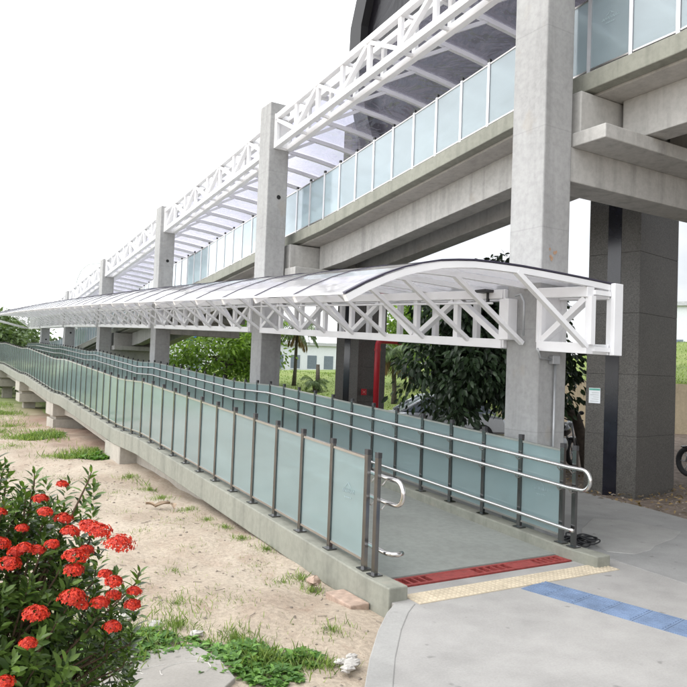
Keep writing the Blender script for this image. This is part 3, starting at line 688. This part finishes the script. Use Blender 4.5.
# ------------------------------------------------------------------ vegetation
def frames_from(nrm):
    nrm = nrm/np.linalg.norm(nrm, axis=1, keepdims=True); ref = np.where(np.abs(nrm[:,2:3]) < .9, np.array([[0,0,1.]]), np.array([[1.,0,0]]))
    a = np.cross(ref, nrm); a /= np.linalg.norm(a, axis=1, keepdims=True); return nrm, a, np.cross(nrm, a)
def leaves(P_, D_, N_, Ln, Wd, bend=.15):
    """pointed folded leaves: base at P, along unit D, normal N; six verts, four triangles each"""
    D_ = D_/np.linalg.norm(D_, axis=1, keepdims=True); Sd = np.cross(D_, N_); Sd /= np.linalg.norm(Sd, axis=1, keepdims=True)+1e-9; N2 = np.cross(Sd, D_)
    Ln = np.asarray(Ln)[:,None]; Wd = np.asarray(Wd)[:,None]
    tip = P_+D_*Ln-N2*Ln*bend; m1 = P_+D_*Ln*.34; m2 = P_+D_*Ln*.70-N2*Ln*bend*.35
    l1 = P_+D_*Ln*.30-Sd*Wd*.46+N2*Wd*.16; r1 = P_+D_*Ln*.30+Sd*Wd*.46+N2*Wd*.16
    l2 = P_+D_*Ln*.68-Sd*Wd*.42+N2*Wd*.12-N2*Ln*bend*.35; r2 = P_+D_*Ln*.68+Sd*Wd*.42+N2*Wd*.12-N2*Ln*bend*.35
    V = np.stack([P_, l1, l2, tip, r2, r1, m1, m2], 1); n = len(P_); base = (np.arange(n)*8)[:,None]
    F_ = np.concatenate([base+np.array([q]) for q in ([0,6,1],[1,6,2],[6,7,2],[2,7,3],[0,5,6],[5,4,6],[6,4,7],[7,4,3])], 1).reshape(-1, 3)
    return V.reshape(-1, 3), F_
def rnd(n): 
    v = NR.normal(size=(n,3)); return v/np.linalg.norm(v, axis=1, keepdims=True)
def crown_pts(center, rad, nclump, per, clump_r, seed_shell=.55, droop=0):
    c = np.array(center); rad = np.array(rad); d = rnd(nclump); r = seed_shell+(1-seed_shell)*NR.rand(nclump,1)**.6
    d[:,2] = np.where(d[:,2] < -.75, -d[:,2], d[:,2]); cl = c+d*rad*r*(1+.22*NR.normal(size=(nclump,1)))
    sz = clump_r*(.6+.8*NR.rand(nclump,1))
    q = np.repeat(cl, per, 0); o = rnd(nclump*per)*(NR.rand(nclump*per,1)**.4)*np.repeat(sz, per, 0)*np.array([[1.2,1.2,.75]])
    return q+o, cl, o
def tree(name, label, base, height, rad, cz, mat, nclump, per, clump_r, ll, lw, trunk_r, group=None, lean=(0,0), bark='bark', droop=.3, elbow=.5):
    t = thing(name, label, 'tree', base, group); b = Vector(base)
    top = Vector((b.x+lean[0], b.y+lean[1], b.z+cz)); mid = Vector((b.x+lean[0]*elbow, b.y+lean[1]*elbow, b.z+cz*.5))+Vector((R.uniform(-.1,.1)*height*.2, R.uniform(-.1,.1)*height*.2, 0))
    m = MB(); m.tube([b-Vector((0,0,.2)), b.lerp(mid,.5), mid, top], [trunk_r*1.25, trunk_r, trunk_r*.85, trunk_r*.5], 9)
    P_, cl, o = crown_pts(top, rad, nclump, per, clump_r)
    for q in range(min(14, nclump)):
        e = Vector(cl[R.randrange(len(cl))]); s = mid.lerp(top, R.uniform(.2,1)); k = s.lerp(e, .5)+Vector((0,0,.08*height*R.random()))
        m.tube([s, k, e], [trunk_r*.42, trunk_r*.28, trunk_r*.1], 6)
    m.build('trunk', MAT[bark], t, True)
    D_ = o/(np.linalg.norm(o,axis=1,keepdims=True)+1e-9)+.6*rnd(len(P_)); D_[:,2] -= droop; N_ = rnd(len(P_)); N_[:,2] = np.abs(N_[:,2])+.4
    s = .65+.7*NR.rand(len(P_)); V, F_ = leaves(P_, D_, N_, ll*s, lw*s); np_mesh('crown', V, F_, 3, mat, t); return t
gz = lambda x, y: float(bank_z(np.array(math.atan2(x, y)), np.array(math.hypot(x, y))))
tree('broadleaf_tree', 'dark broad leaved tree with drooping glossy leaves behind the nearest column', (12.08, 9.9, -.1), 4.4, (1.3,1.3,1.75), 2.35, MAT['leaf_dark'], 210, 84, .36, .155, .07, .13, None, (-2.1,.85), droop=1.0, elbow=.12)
tree('bushy_tree', 'light green bushy tree seen left of and behind the second column', (12.9, 32.5, gz(12.9,32.5)-.1), 4, (2.5,2.5,1.9), 2.1, MAT['leaf_mid'], 80, 80, .60, .22, .10, .13, 'leafy trees beyond the walkway')
tree('bushy_tree', 'green bushy tree just right of the second column beside the palm', (14.55, 33.6, gz(14.55,33.6)-.1), 4, (.9,.9,1.9), 2.4, MAT['leaf_mid'], 60, 60, .65, .28, .12, .11, 'leafy trees beyond the walkway')
tree('bushy_tree', 'sunlit yellow green bushy tree peeping out behind the dark leafy tree', (16.0, 17.9, gz(16.0,17.9)-.1), 4, (1.35,1.35,1.9), 2.6, MAT['leaf_mid'], 70, 60, .65, .24, .10, .11, 'leafy trees beyond the walkway')
tree('bushy_tree', 'green bushy tree on the bank between the leaning palm and the dark tree', (20.5, 27.6, gz(20.5,27.6)-.1), 4, (1.6,1.6,1.6), 2.4, MAT['leaf_mid'], 80, 55, .65, .26, .11, .11, 'leafy trees beyond the walkway')
for k, (x, y, h, r, lb) in enumerate([(2.5,72,6.2,4.0,'leftmost rounded tree of the distant row at the ramp far end'),(7.2,80,5.6,4.2,'distant rounded tree beside the farthest column, right end of the row'),(5.0,66,5.2,3.2,'smaller distant tree in front of the far tree row'),(-2,78,6.6,4.5,'distant tree beyond the picture left end of the ramp railing')]):
    tree('distant_tree', lb, (x, y, -.1), h, (r, r, r*.62), h*.58, MAT['leaf_far'], 110, 55, 1.0, .42, .2, .2, 'distant trees past the far end of the ramp')
for k, (x, y, r, lb) in enumerate([(2.2,38,1.0,'low pale shrub seen under the far end of the ramp, left one'),(3.6,42,1.2,'low pale shrub beyond the far pier under the ramp'),(.4,36,1.1,'low shrub on the sand at the left below the ramp railing')]):
    tree('shrub', lb, (x, y, -.1), 1.4, (r, r, .7), .75, MAT['leaf_far'], 40, 40, .4, .2, .08, .04, 'low shrubs below the far ramp')
def palm(label, base, h, n, L, lean=(0,0), tr=.09, dry=3, group='slim palms on the grass bank'):
    t = thing('palm_tree', label, 'palm', base, group); b = Vector(base); top = b+Vector((lean[0], lean[1], h))
    MB().tube([b-Vector((0,0,.2)), b.lerp(top,.3)+Vector((.03,0,0)), b.lerp(top,.7), top], [tr*1.5, tr, tr*.9, tr*.8], 9).build('trunk', MAT['palm_bark'], t, True)
    for kind, cnt, mat in (('frond', n, MAT['leaf_palm']), ('dry_frond', dry, MAT['leaf_dry'])):
        for k in range(cnt):
            a = 2*math.pi*(k+R.random()*.6)/max(cnt,1); el = R.uniform(.1,1.15) if kind == 'frond' else -.6; LL = L*R.uniform(.8,1.1)*(1 if kind == 'frond' else .8)
            pts = []; p = top.copy(); dirv = Vector((math.cos(a)*math.cos(el), math.sin(a)*math.cos(el), math.sin(el)))
            for q in range(13): pts.append(np.array(p)); p = p+dirv*LL/12; dirv = (dirv+Vector((0,0,-.16))).normalized()
            pts = np.array(pts); Pq, Dq, Nq, Lq = [], [], [], []
            for q in range(2, 13):
                tg = pts[q]-pts[q-1]; tg /= np.linalg.norm(tg); sd = np.cross(tg, [0,0,1.]); sd /= np.linalg.norm(sd)+1e-9
                for sgn in (-1, 1):
                    for w in (0, .5):
                        Pq.append(pts[q]-tg*LL/12*w); Dq.append(sd*sgn+tg*.7+np.array([0,0,-.45])); Nq.append([0,0,1.]); Lq.append(L*.32*math.sin(math.pi*min(1,(q+1)/14))+.08)
            V, F_ = leaves(np.array(Pq), np.array(Dq), np.array(Nq, float)+.2*rnd(len(Pq)), np.array(Lq), np.full(len(Pq), L*.03), .3)
            rV = []; mb = MB().tube([tuple(x) for x in pts], [.018*(1-q/14) for q in range(13)], 4, False)
            V2 = np.array(mb.v); o = len(V); F2 = np.array([(f[0],f[1],f[2]) for f in mb.f]+[(f[0],f[2],f[3]) for f in mb.f])+o
            np_mesh(kind, np.concatenate([V, V2]), np.concatenate([F_, F2]), 3, mat, t)
    return t
def pz(x, y): return (x, y, gz(x, y)-.05)
palm('slim palm with feathery crown right of the second column', pz(16.9, 33.0), 3.0, 16, 1.5, (.1,0))
palm('slim dark trunked palm with hanging dry fronds right of the far granite pillar', pz(17.4, 24.6), 2.2, 16, 1.5, (-.1,0), .1, 7)
palm('stubby cut palm stump with a low tuft, between column and far pillar', pz(16.6, 30.2), .45, 14, .75, (0,0), .1, 0)
MB()
sp = tag(MB().tube([(16.9,30.4,gz(16.9,30.4)),(16.87,30.4,gz(16.9,30.4)+1.3)], [.13,.09], 9).build('dead_palm_trunk', MAT['palm_bark'], smooth=True), 'bare dead palm trunk standing over the low tuft', 'tree trunk')

# flowering bush, front left
bush = thing('flowering_bush', 'dense green bush with clusters of red flowers in the left foreground', 'bush', (.25, 3.35, -.1))
bc = np.array([.08, 3.42, .50]); br_ = np.array([.80, .70, .93])
tips, dirs = [], []
for q in range(1350):
    d = rnd(1)[0]; d[2] = abs(d[2])*1.1-.28; d /= np.linalg.norm(d); r = .62+.38*R.random()**.5
    if R.random() < .22: r = R.uniform(.35,.75)
    lump = 1+.13*math.sin(5*math.atan2(d[1],d[0])+1)*math.cos(4*d[2])+R.uniform(-.05,.06)
    p = bc+d*br_*r*lump; tips.append(p); dirs.append(d*.7+np.array([0,0,.75])+.25*rnd(1)[0])
# the taller shoots that stand out of its outline
for (x,y,z) in [(.66,3.1,1.42),(.63,3.15,1.28),(.50,3.2,1.36),(.42,3.22,1.30),(.33,3.3,1.42),(.24,3.3,1.36),(.84,3.0,1.0),(.80,3.05,.92),(.82,3.02,.74),(.56,3.15,1.22),(.70,3.1,1.16),(.12,3.35,1.42),(.05,3.4,1.44),(.18,3.3,1.45),(.28,3.35,1.44),(.45,3.25,1.40),(.58,3.2,1.34),(.38,3.2,1.2),(.75,3.05,.98),(.74,3.05,.85)]:
    for q in range(4):
        tips.append(np.array([x,y,z-.085*q])+.012*rnd(1)[0]); dirs.append(np.array([.12,0,1])+.18*rnd(1)[0])
tips, dirs = np.array(tips), np.array(dirs); dirs /= np.linalg.norm(dirs,axis=1,keepdims=True)
st_ = MB()
for q in range(0, len(tips), 3):
    b = np.array([.2+R.uniform(-.12,.12), 3.38+R.uniform(-.12,.12), -.05]); e = tips[q]; mid = (b+e)/2+np.array([0,0,.1])+.05*rnd(1)[0]
    st_.tube([b, mid, e-dirs[q]*.05, e], [.009,.006,.004,.002], 5, False)
st_.build('stems', MAT['twig'], bush, True)
Pq, Dq, Nq, Lq = [], [], [], []
for p, d in zip(tips, dirs):
    n_ = R.randint(13, 19); ax = d; ref = np.array([1.,0,0]) if abs(ax[0]) < .8 else np.array([0,1.,0]); u = np.cross(ax, ref); u /= np.linalg.norm(u); v_ = np.cross(ax, u)
    for k in range(n_):
        a = k*2.4+R.random()*.5; h = -.11*k/n_; out_ = u*math.cos(a)+v_*math.sin(a); tilt = .35+.9*k/n_
        Pq.append(p+ax*h+out_*.006); Dq.append(out_*math.sin(tilt+.25)+ax*math.cos(tilt+.25)); Nq.append(ax*math.sin(tilt)-out_*math.cos(tilt)+.25*rnd(1)[0]); Lq.append(R.uniform(.036,.064)*(.62+.5*min(1,k/5)))
Lq = np.array(Lq); V, F_ = leaves(np.array(Pq), np.array(Dq), np.array(Nq), Lq, Lq*.40, .12)
np_mesh('foliage', V, F_, 3, MAT['leaf_ixora'], bush)
def cam_pt(px, py, D):
    dd_ = Fv+Rv*((px-343.5)/706.9)-Uv*((py-343.5)/706.9); return np.array(Vector((0,0,CAM_H))+dd_*D)
heads = [(40,500,2.92,22),(45,513,2.85,26),(63,520,2.9,30),(62,485,3.0,18),(70,533,2.82,26),(88,528,2.78,30),(99,533,2.72,36),(118,547,2.7,42),(8,566,2.72,40),(0,545,2.8,26),(15,553,2.8,24),(37,551,2.8,28),(24,549,2.75,26),(75,558,2.7,38),(73,572,2.68,28),(86,551,2.8,20),(105,575,2.68,24),(113,583,2.66,26),(72,600,2.6,38),(100,604,2.66,28),(134,592,2.72,24),(132,606,2.7,26),(112,628,2.65,26),(35,616,2.5,36),(28,644,2.48,24),(0,513,2.85,20),(4,684,2.4,28),(113,596,2.7,20),(82,606,2.62,18),(22,529,2.85,18),(52,545,2.8,18)]
for (px, py, D, w) in heads:
    c_ = cam_pt(px, py, D); rr = w*R.uniform(.27,.39)/706.9*D; up = np.array([.15,-.25,1.]); up /= np.linalg.norm(up)
    nf = int(60+rr*1900); Pq, Dq, Nq, Lq = [], [], [], []
    for k in range(nf):
        d = rnd(1)[0]; d = d if d@up > 0 else -d; d = d+up*.15; d /= np.linalg.norm(d)
        fp = c_+d*rr*np.array([1,1,.72])*(.72+.36*R.random())*np.array([R.uniform(.9,1.12),1,1]); nrm, a, b = frames_from(d[None]); a, b = a[0], b[0]; ph = R.random()*6
        for j in range(4):
            an = ph+j*math.pi/2; Pq.append(fp); Dq.append(a*math.cos(an)+b*math.sin(an)+d*.25); Nq.append(d); Lq.append(R.uniform(.007,.0115))
    Lq = np.array(Lq); V, F_ = leaves(np.array(Pq), np.array(Dq), np.array(Nq), Lq, Lq*.62, .1); np_mesh('flower_cluster', V, F_, 3, MAT['petal'], bush)

# grass and weeds on the sand
def ground_z(x, y):
    return -.10+.035*np.sin(x*1.3+.7*np.sin(y*.9))*np.cos(y*1.1+.5)+.018*np.sin(x*3.7+y*2.1)+.012*np.sin(x*7.9-y*6.3+2)
patches = [(3.22,7.4,.22,170,.06),(3.25,8.6,.2,160,.06),(3.15,10.2,.3,200,.07),(3.2,11.0,.25,200,.07),(3.0,5.9,.3,150,.05),(2.2,6.6,.35,90,.05),(1.4,7.2,.6,120,.05),(2.3,8.2,.6,130,.045),(1.6,9.4,.9,150,.05),(2.75,4.6,.3,170,.06),(1.9,5.6,.5,260,.06),(1.0,6.0,.6,260,.06),(1.3,11,1.2,160,.05),(2.6,10.8,.6,120,.05),(1.3,5.0,.55,900,.10),(1.75,5.15,.4,420,.07),(2.05,4.75,.35,420,.07),(.9,5.3,.5,700,.09),(2.3,4.25,.22,330,.09),(2.1,4.35,.25,420,.10),(2.45,4.1,.16,160,.07),(3.15,5.62,.16,130,.07),(3.2,5.95,.2,140,.07),(3.3,6.9,.2,220,.06),(3.26,8.0,.22,170,.06),(3.2,9.2,.3,200,.06),(3.0,6.5,.45,130,.04),(2.6,7.3,.5,110,.04),(2.9,8.6,.5,120,.04),(2.5,9.6,.6,120,.04),
           (3.3,15.4,.75,1500,.16),(2.6,15.0,.6,700,.10),(3.5,11.6,.3,500,.10),(3.2,12.2,.35,250,.08),(2.7,19.0,1.1,1600,.16),(3.6,20.4,.7,700,.12),(1.9,20.5,1.2,900,.1),(1.4,24,1.8,1500,.14),(2.6,27,1.6,1500,.14),(1.9,17.2,1.0,350,.08),(2.4,22.5,1.2,700,.1),(3.6,31,1.6,1200,.15),(1.5,30,2.2,1800,.16),(.6,27,1.6,900,.12),(1.2,13.2,.9,160,.05),(2.2,12.4,.9,140,.05),(1.6,6.1,.7,150,.04),(2.4,5.5,.6,130,.04)]
Vs, Fs, off = [], [], 0
for (x, y, r, n, h) in patches:
    a = NR.rand(n)*6.283; q = r*NR.normal(size=n)*.5; qx, qy = x+q*np.cos(a)*1.0, y+np.abs(q)*np.sin(a)*1.0
    k = (qx < 3.34); qx, qy = qx[k], qy[k]; n = len(qx)
    if not n: continue
    # clear of the paving
    lim = np.interp(qy, [e[1] for e in edge], [e[0] for e in edge]); k = (qx < lim-.03) | (qy > 4.75); qx, qy = qx[k], qy[k]; n = len(qx)
    P_ = np.stack([qx, qy, ground_z(qx, qy)-.01], 1); D_ = NR.normal(size=(n,3))*np.array([.5,.5,0])+np.array([0,0,1.]); L_ = h*(.45+.8*NR.rand(n)); V, F_ = leaves(P_, D_, rnd(n), L_, np.clip(L_*.09, .004, .02), .35)
    Vs.append(V); Fs.append(F_+off); off += len(V)
struct(np_mesh('grass', np.concatenate(Vs), np.concatenate(Fs), 3, MAT['grass']), 'stuff')
Vs, Fs, off = [], [], 0
for (x, y, r, n) in [(1.9,4.40,.28,95),(2.02,4.45,.22,75),(1.65,4.75,.22,60),(1.15,4.95,.4,150),(1.45,5.0,.25,60),(.85,4.75,.3,110),(2.3,4.28,.18,50),(2.05,4.15,.2,70),(3.25,15.0,.5,120),(2.75,19.2,.6,110)]:
    for k in range(n):
        a, q = R.random()*6.28, r*math.sqrt(R.random()); px, py = x+q*math.cos(a), y+q*math.sin(a)
        if px > np.interp(py, [e[1] for e in edge], [e[0] for e in edge])-.06 and py < 4.8: continue
        m_ = R.randint(5, 9); b = np.array([px, py, float(ground_z(np.array(px), np.array(py)))+R.uniform(.0,.07)*(1-q/r)]); an = np.array([R.random()*6.28 for _ in range(m_)]); s_ = R.uniform(.6,1.15)*(1 if y < 8 else 2.2)
        D_ = np.stack([np.cos(an), np.sin(an), .25+.7*NR.rand(m_)], 1); L_ = .06*s_*(.6+.6*NR.rand(m_)); V, F_ = leaves(np.repeat(b[None], m_, 0), D_, np.repeat(np.array([[0,0,1.]]), m_, 0)+.2*rnd(m_), L_, L_*.48, .3)
        Vs.append(V); Fs.append(F_+off); off += len(V)
struct(np_mesh('weeds', np.concatenate(Vs), np.concatenate(Fs), 3, MAT['weed']), 'stuff')
# turf tufts over the bank
n = 26000; a = np.radians(13+50*NR.rand(n)); d_ = 20+28*NR.rand(n)**.8; k = ~((np.degrees(a) > 43) & (d_ < 30.6)); a, d_ = a[k], d_[k]; n = len(a)
P_ = np.stack([d_*np.sin(a), d_*np.cos(a), bank_z(a, d_)-.02], 1); V, F_ = leaves(P_, NR.normal(size=(n,3))*np.array([.5,.5,0])+np.array([0,0,1.]), rnd(n), .05+.07*NR.rand(n), .025+.02*NR.rand(n), .3)
struct(np_mesh('bank_grass', V, F_, 3, MAT['grass']), 'stuff')

# ------------------------------------------------------------------ small things on the ground
def rock(m, c, r, n=10):
    o = len(m.v); m.ellipsoid(c, r, 9, 6)
    for i in range(o, len(m.v)):
        v_ = np.array(m.v[i])-np.array(c); m.v[i] = tuple(np.array(c)+v_*(1+.28*R.uniform(-1,1)))
    return m
sl = [(1.02,4.60),(1.12,4.70),(1.42,4.735),(1.60,4.73),(1.74,4.66),(1.80,4.42),(1.78,4.10),(1.5,3.85),(1.0,3.9),(.92,4.35)]
tag(sheet('stone_slab', sl, -.16, -.045, MAT['slab']), 'flat grey stone slab with pale scratches in the bottom left corner', 'slab')
sc = MB()
for (cx, cy, rx, ry, a0, a1) in ((1.55,4.35,.16,.10,.2,3.4),(1.62,4.38,.09,.13,-1.2,1.9),(1.40,4.42,.12,.05,1.2,3.9)):
    sc.tube([(cx+rx*math.cos(a)+R.uniform(-.006,.006), cy+ry*math.sin(a), -.0445) for a in np.linspace(a0, a1, 16)], .004, 4)
ob = sc.build('scratch', MAT['rubble']); ob.parent = bpy.data.objects['stone_slab']
for k, (x, y, s, lb) in enumerate([(2.58,4.02,.045,'largest pale rubble lump beside the paving edge'),(2.50,3.95,.035,'flat pale rubble lump nearest the bottom of the picture'),(2.63,4.11,.03,'small pale rubble lump close to the paving edge'),(2.52,4.07,.028,'small pale rubble lump on the weed side of the pile'),(1.83,4.95,.035,'white pebble behind the stone slab'),(1.62,5.25,.045,'pale stone lying in the grass beyond the slab'),(1.45,5.5,.05,'pale stone farthest from the slab near the bush')]):
    m = rock(MB(), (x, y, -.07), (s*1.5, s, s*.6)); tag(m.build('rubble', MAT['rubble'], smooth=False), lb, 'rubble', 'pale rubble lumps by the paving')
m = MB(); m.box(3.17,3.36,5.0,5.42,-.14,-.075); ob = m.build('broken_tile', MAT['brick'], bevel=.01); tag(ob, 'broken reddish slab lying against the foot of the left kerb', 'broken slab')
m = rock(MB(), (3.2,5.68,-.06), (.07,.06,.04)); tag(m.build('brick_lump', MAT['brick']), 'small reddish brick lump beside the left kerb', 'brick')
for k, (x, y, s, rz, lb) in enumerate([(2.95,9.5,.24,.3,'large curled dry leaf on the sand near the ramp'),(3.05,9.35,.19,1.4,'smaller dry leaf crossing the large curled one'),(2.8,9.55,.15,2.3,'left most dry leaf of the little litter heap')]):
    n = 9; m = MB(); sec = []
    for q in range(n):
        u = q/(n-1); w = s*.22*math.sin(math.pi*(.08+.9*u)); xx = s*(u-.5); cz = -.075+.02*math.sin(u*3)+.02*u
        L = [(xx, -w, cz+.03), (xx, 0, cz), (xx, w, cz+.035)]
        sec.append([(x+a*math.cos(rz)-b*math.sin(rz), y+a*math.sin(rz)+b*math.cos(rz), c) for a, b, c in L])
    m.sweep(sec, False); tag(m.build('dry_leaf', MAT['litter'], smooth=True), lb, 'dry leaf', 'dry leaves on the sand')
m = MB()
for q in range(900):
    y = R.uniform(3.6, 15)**1.0; x = R.uniform(-1.5, 3.3); s = R.uniform(.004, .014)
    if x > np.interp(y, [e[1] for e in edge], [e[0] for e in edge])-.05 and y < 4.8: continue
    z = float(ground_z(np.array(x), np.array(y)))
    if R.random() < .3: a = R.random()*6; m.bar((x,y,z+.008),(x+.07*math.cos(a)*R.uniform(.5,1.4),y+.07*math.sin(a),z+.01),.005,.005)
    else: rock(m, (x, y, z+s*.2), (s*1.3, s, s*.7))
struct(m.build('sand_debris', MAT['gravel']), 'stuff')
# gravel at the granite foot
m = MB()
for q in range(520):
    x, y = R.uniform(9.3, 12.3), R.uniform(4.2, 10.5); s = R.uniform(.006,.02)
    rock(m, (x, y, -.015+s*.3), (s, s, s*.7))
struct(m.build('gravel', MAT['gravel']), 'stuff')
Pn = 900; P_ = np.stack([9.3+2.8*NR.rand(Pn), 5+7*NR.rand(Pn), .0+.01*NR.rand(Pn)], 1); V, F_ = leaves(P_, rnd(Pn)*np.array([1,1,.25]), np.array([[0,0,1.]])+.4*rnd(Pn), .05+.07*NR.rand(Pn), .02+.03*NR.rand(Pn), .2)
struct(np_mesh('leaf_litter', V, F_, 3, MAT['leaf_dry']), 'stuff')

# ------------------------------------------------------------------ vehicles
def car(label, loc, rz, paint):
    t = thing('parked_car', label, 'car', loc, None, rz)
    def L(m, n, mat, par=t, smooth=False, bevel=0): o = m.build(n, mat, None, smooth, bevel); o.parent = par; return o
    prof = [(-2.05,.35),(-2.08,.62),(-1.98,.86),(-1.1,.95),(1.05,.93),(1.85,.80),(2.05,.62),(2.05,.34)]
    m = MB(); m.sweep([[(x,y*.0+yy,z) for x,z in prof] for y,yy in ((0,-.82),(0,.82))]); L(m, 'body', paint, bevel=.07, smooth=False)
    rp = [(-1.75,.93),(-1.15,1.38),(-.3,1.46),(.35,1.40),(1.15,.93)]
    m = MB()
    for yy in (-.66,.66): m.tube([(x,yy*(1 if z<1 else .92),z) for x,z in rp], .045, 8)
    L(m, 'roof_frame', paint, smooth=True)
    m = MB(); m.sweep([[(-1.15,y*.62,1.39),(-.3,y*.62,1.47),(.35,y*.62,1.41),(.35,y*.62,1.37),(-.3,y*.62,1.43),(-1.15,y*.62,1.35)] for y in (-1,1)]); L(m, 'roof', paint)
    def pane(n, vs): L(MB().quadset(vs, [tuple(range(len(vs)))]), n, MAT['win'])
    pane('windshield', [(1.13,-.66,.94),(1.13,.66,.94),(.36,.58,1.38),(.36,-.58,1.38)]); pane('rear_window', [(-1.73,-.66,.94),(-1.73,.66,.94),(-1.17,.58,1.36),(-1.17,-.58,1.36)])
    for s in (-1,1): pane('side_window', [(-1.68,s*.67,.95),(1.08,s*.67,.95),(.34,s*.61,1.38),(-.3,s*.61,1.43),(-1.14,s*.61,1.36)])
    for x in (-1.3,1.3):
        for y in (-.8,.8):
            w = MB().tube([(x,y-.1,.32),(x,y+.1,.32)], .32, 20); wo = L(w, 'wheel', MAT['tyre'], smooth=False); L(MB().tube([(x,y-.105,.32),(x,y+.105,.32)], .19, 16), 'rim', MAT['grey_metal'], wo)
    for y in (-.6,.6): L(MB().ellipsoid((2.03,y,.66),(.06,.16,.08)), 'headlight', MAT['paper'])
    for y in (-.6,.6): L(MB().ellipsoid((-2.05,y,.72),(.05,.14,.08)), 'tail_light', MAT['red'])
    return t
car('silver car parked behind the right railing, half hidden by the dark tree', (13.75, 17.3, -.25), math.radians(155), MAT['carpaint'])
def motorbike(label, loc, rz):
    t = thing('motorcycle', label, 'motorcycle', loc, 'parked black motorcycles', rz)
    def L(m, n, mat, par=t, smooth=True): o = m.build(n, mat, None, smooth); o.parent = par; return o
    for x in (-.65,.65):
        ring = [(x+.26*math.cos(a), 0, .31+.26*math.sin(a)) for a in np.linspace(0, 2*math.pi, 25)]
        w = L(MB().tube(ring, .055, 8, False), 'wheel', MAT['tyre']); sp_ = MB()
        for k in range(6): sp_.tube([(x,0,.31),(x+.25*math.cos(k*1.047),0,.31+.25*math.sin(k*1.047))], .012, 5)
        L(sp_, 'rim', MAT['grey_metal'], w)
    L(MB().ellipsoid((.12,0,.80),(.30,.15,.14)), 'tank', MAT['bike']); L(MB().ellipsoid((-.40,0,.79),(.40,.14,.07)), 'seat', MAT['cap'])
    L(MB().ellipsoid((0,0,.48),(.24,.14,.2)), 'engine', MAT['grey_metal'])
    m = MB(); m.tube([(.65,.08,.31),(.42,.07,.95)], .025, 8); m.tube([(.65,-.08,.31),(.42,-.07,.95)], .025, 8); L(m, 'fork', MAT['grey_metal'])
    L(MB().tube([(.30,-.36,1.02),(.38,-.16,1.06),(.42,0,1.0),(.38,.16,1.06),(.30,.36,1.02)], .016, 8), 'handlebar', MAT['cap'])
    L(MB().ellipsoid((.54,0,.90),(.09,.1,.1)), 'headlight', MAT['paper'])
    m = MB(); m.tube([(.40,0,.85),(0,0,.65),(-.65,0,.31)], .03, 8); m.tube([(-.65,0,.31),(-.3,0,.7)], .025, 8); L(m, 'frame', MAT['bike'])
    for y in (-.3,.3): L(MB().ellipsoid((.36,y,1.18),(.02,.06,.045)), 'mirror', MAT['cap'])
    L(MB().ellipsoid((-.75,0,.66),(.22,.08,.05)), 'rear_mudguard', MAT['bike']); L(MB().ellipsoid((.66,0,.60),(.2,.07,.035)), 'front_mudguard', MAT['bike'])
    L(MB().tube([(.05,.13,.35),(-.7,.16,.36)], .04, 8), 'exhaust', MAT['grey_metal']); return t
motorbike('black motorcycle parked just right of the near granite pillar at the picture edge', (13.5, 8.1, -.05), math.radians(82))
motorbike('black motorcycle parked between the nearest column and the near granite pillar', (11.9, 10.6, -.05), math.radians(20))
motorbike('black motorcycle parked behind the other one, near the tree trunk', (12.1, 11.6, -.05), math.radians(25))

# ------------------------------------------------------------------ far buildings, lamp
def far_building(label, x, y, w, d, h, rz, nwin, floors, z0=0):
    t = thing('white_building', label, 'building', (x, y, z0), 'pale buildings beyond the grass bank', rz)
    def L(m, n, mat, par=t): o = m.build(n, mat, None); o.parent = par; return o
    wl_ = L(MB().box(-w/2, w/2, -d/2, d/2, -1, h), 'wall', MAT['bldg']); L(MB().box(-w/2-.3, w/2+.3, -d/2-.3, d/2+.3, h+.003, h+.35), 'roof', MAT['grey_metal'])
    for f in range(floors):
        for k in range(nwin):
            cx = -w/2+w*(k+.5)/nwin; z = .6+f*3.0
            wo = L(MB().box(cx-w/nwin*.28, cx+w/nwin*.28, -d/2-.03, -d/2+.05, z+.4, z+1.9), 'window', MAT['win']); L(MB().box(cx-w/nwin*.3, cx+w/nwin*.3, -d/2-.08, -d/2-.031, z+.3, z+.4), 'sill', MAT['bldg'], wo)
    return t
far_building('pale low building on the skyline between the second column and far pillar', 38, 74, 13, 8, 3.6, math.radians(-27), 7, 1, .8)
far_building('wide pale shed on the skyline just left of the bushy tree', 19, 66, 14, 8, 5.4, math.radians(-16), 6, 1, 0)
far_building('pale building seen between the third column and the light green tree', 26, 74, 8, 7, 6.6, math.radians(-19), 4, 2, 0)
far_building('grey building on the bank top at the picture right edge', 62, 36, 18, 10, 5.4, math.radians(-60), 6, 1, 3)
bs = thing('blue_sign', 'small blue square sign on a pole above the bushy tree', 'sign', (14.0, 40, 0))
MB().tube([(13.55,40,-.2),(13.55,40,4.2)], .05, 8).build('pole', MAT['grey_metal'], bs); MB().box(13.25, 13.95, 39.92, 39.97, 3.2, 4.0).build('panel', MAT['bldg_blue'], bs)
lp = thing('street_lamp', 'slender curved street lamp far behind the fourth column', 'street lamp', (11.15, 63, 0))
MB().tube([(11.15,63,-.2),(11.2,63,7.6),(11.3,63,8.7),(11.6,63,9.5),(12.1,62.9,10.0),(12.9,62.8,10.2),(13.3,62.75,10.2)], [.08,.06,.05,.045,.04,.035,.03], 8).build('pole', MAT['bldg'], lp, True)
MB().ellipsoid((13.5,62.7,10.2),(.35,.16,.09)).build('lamp_head', MAT['grey_metal'], lp, True)
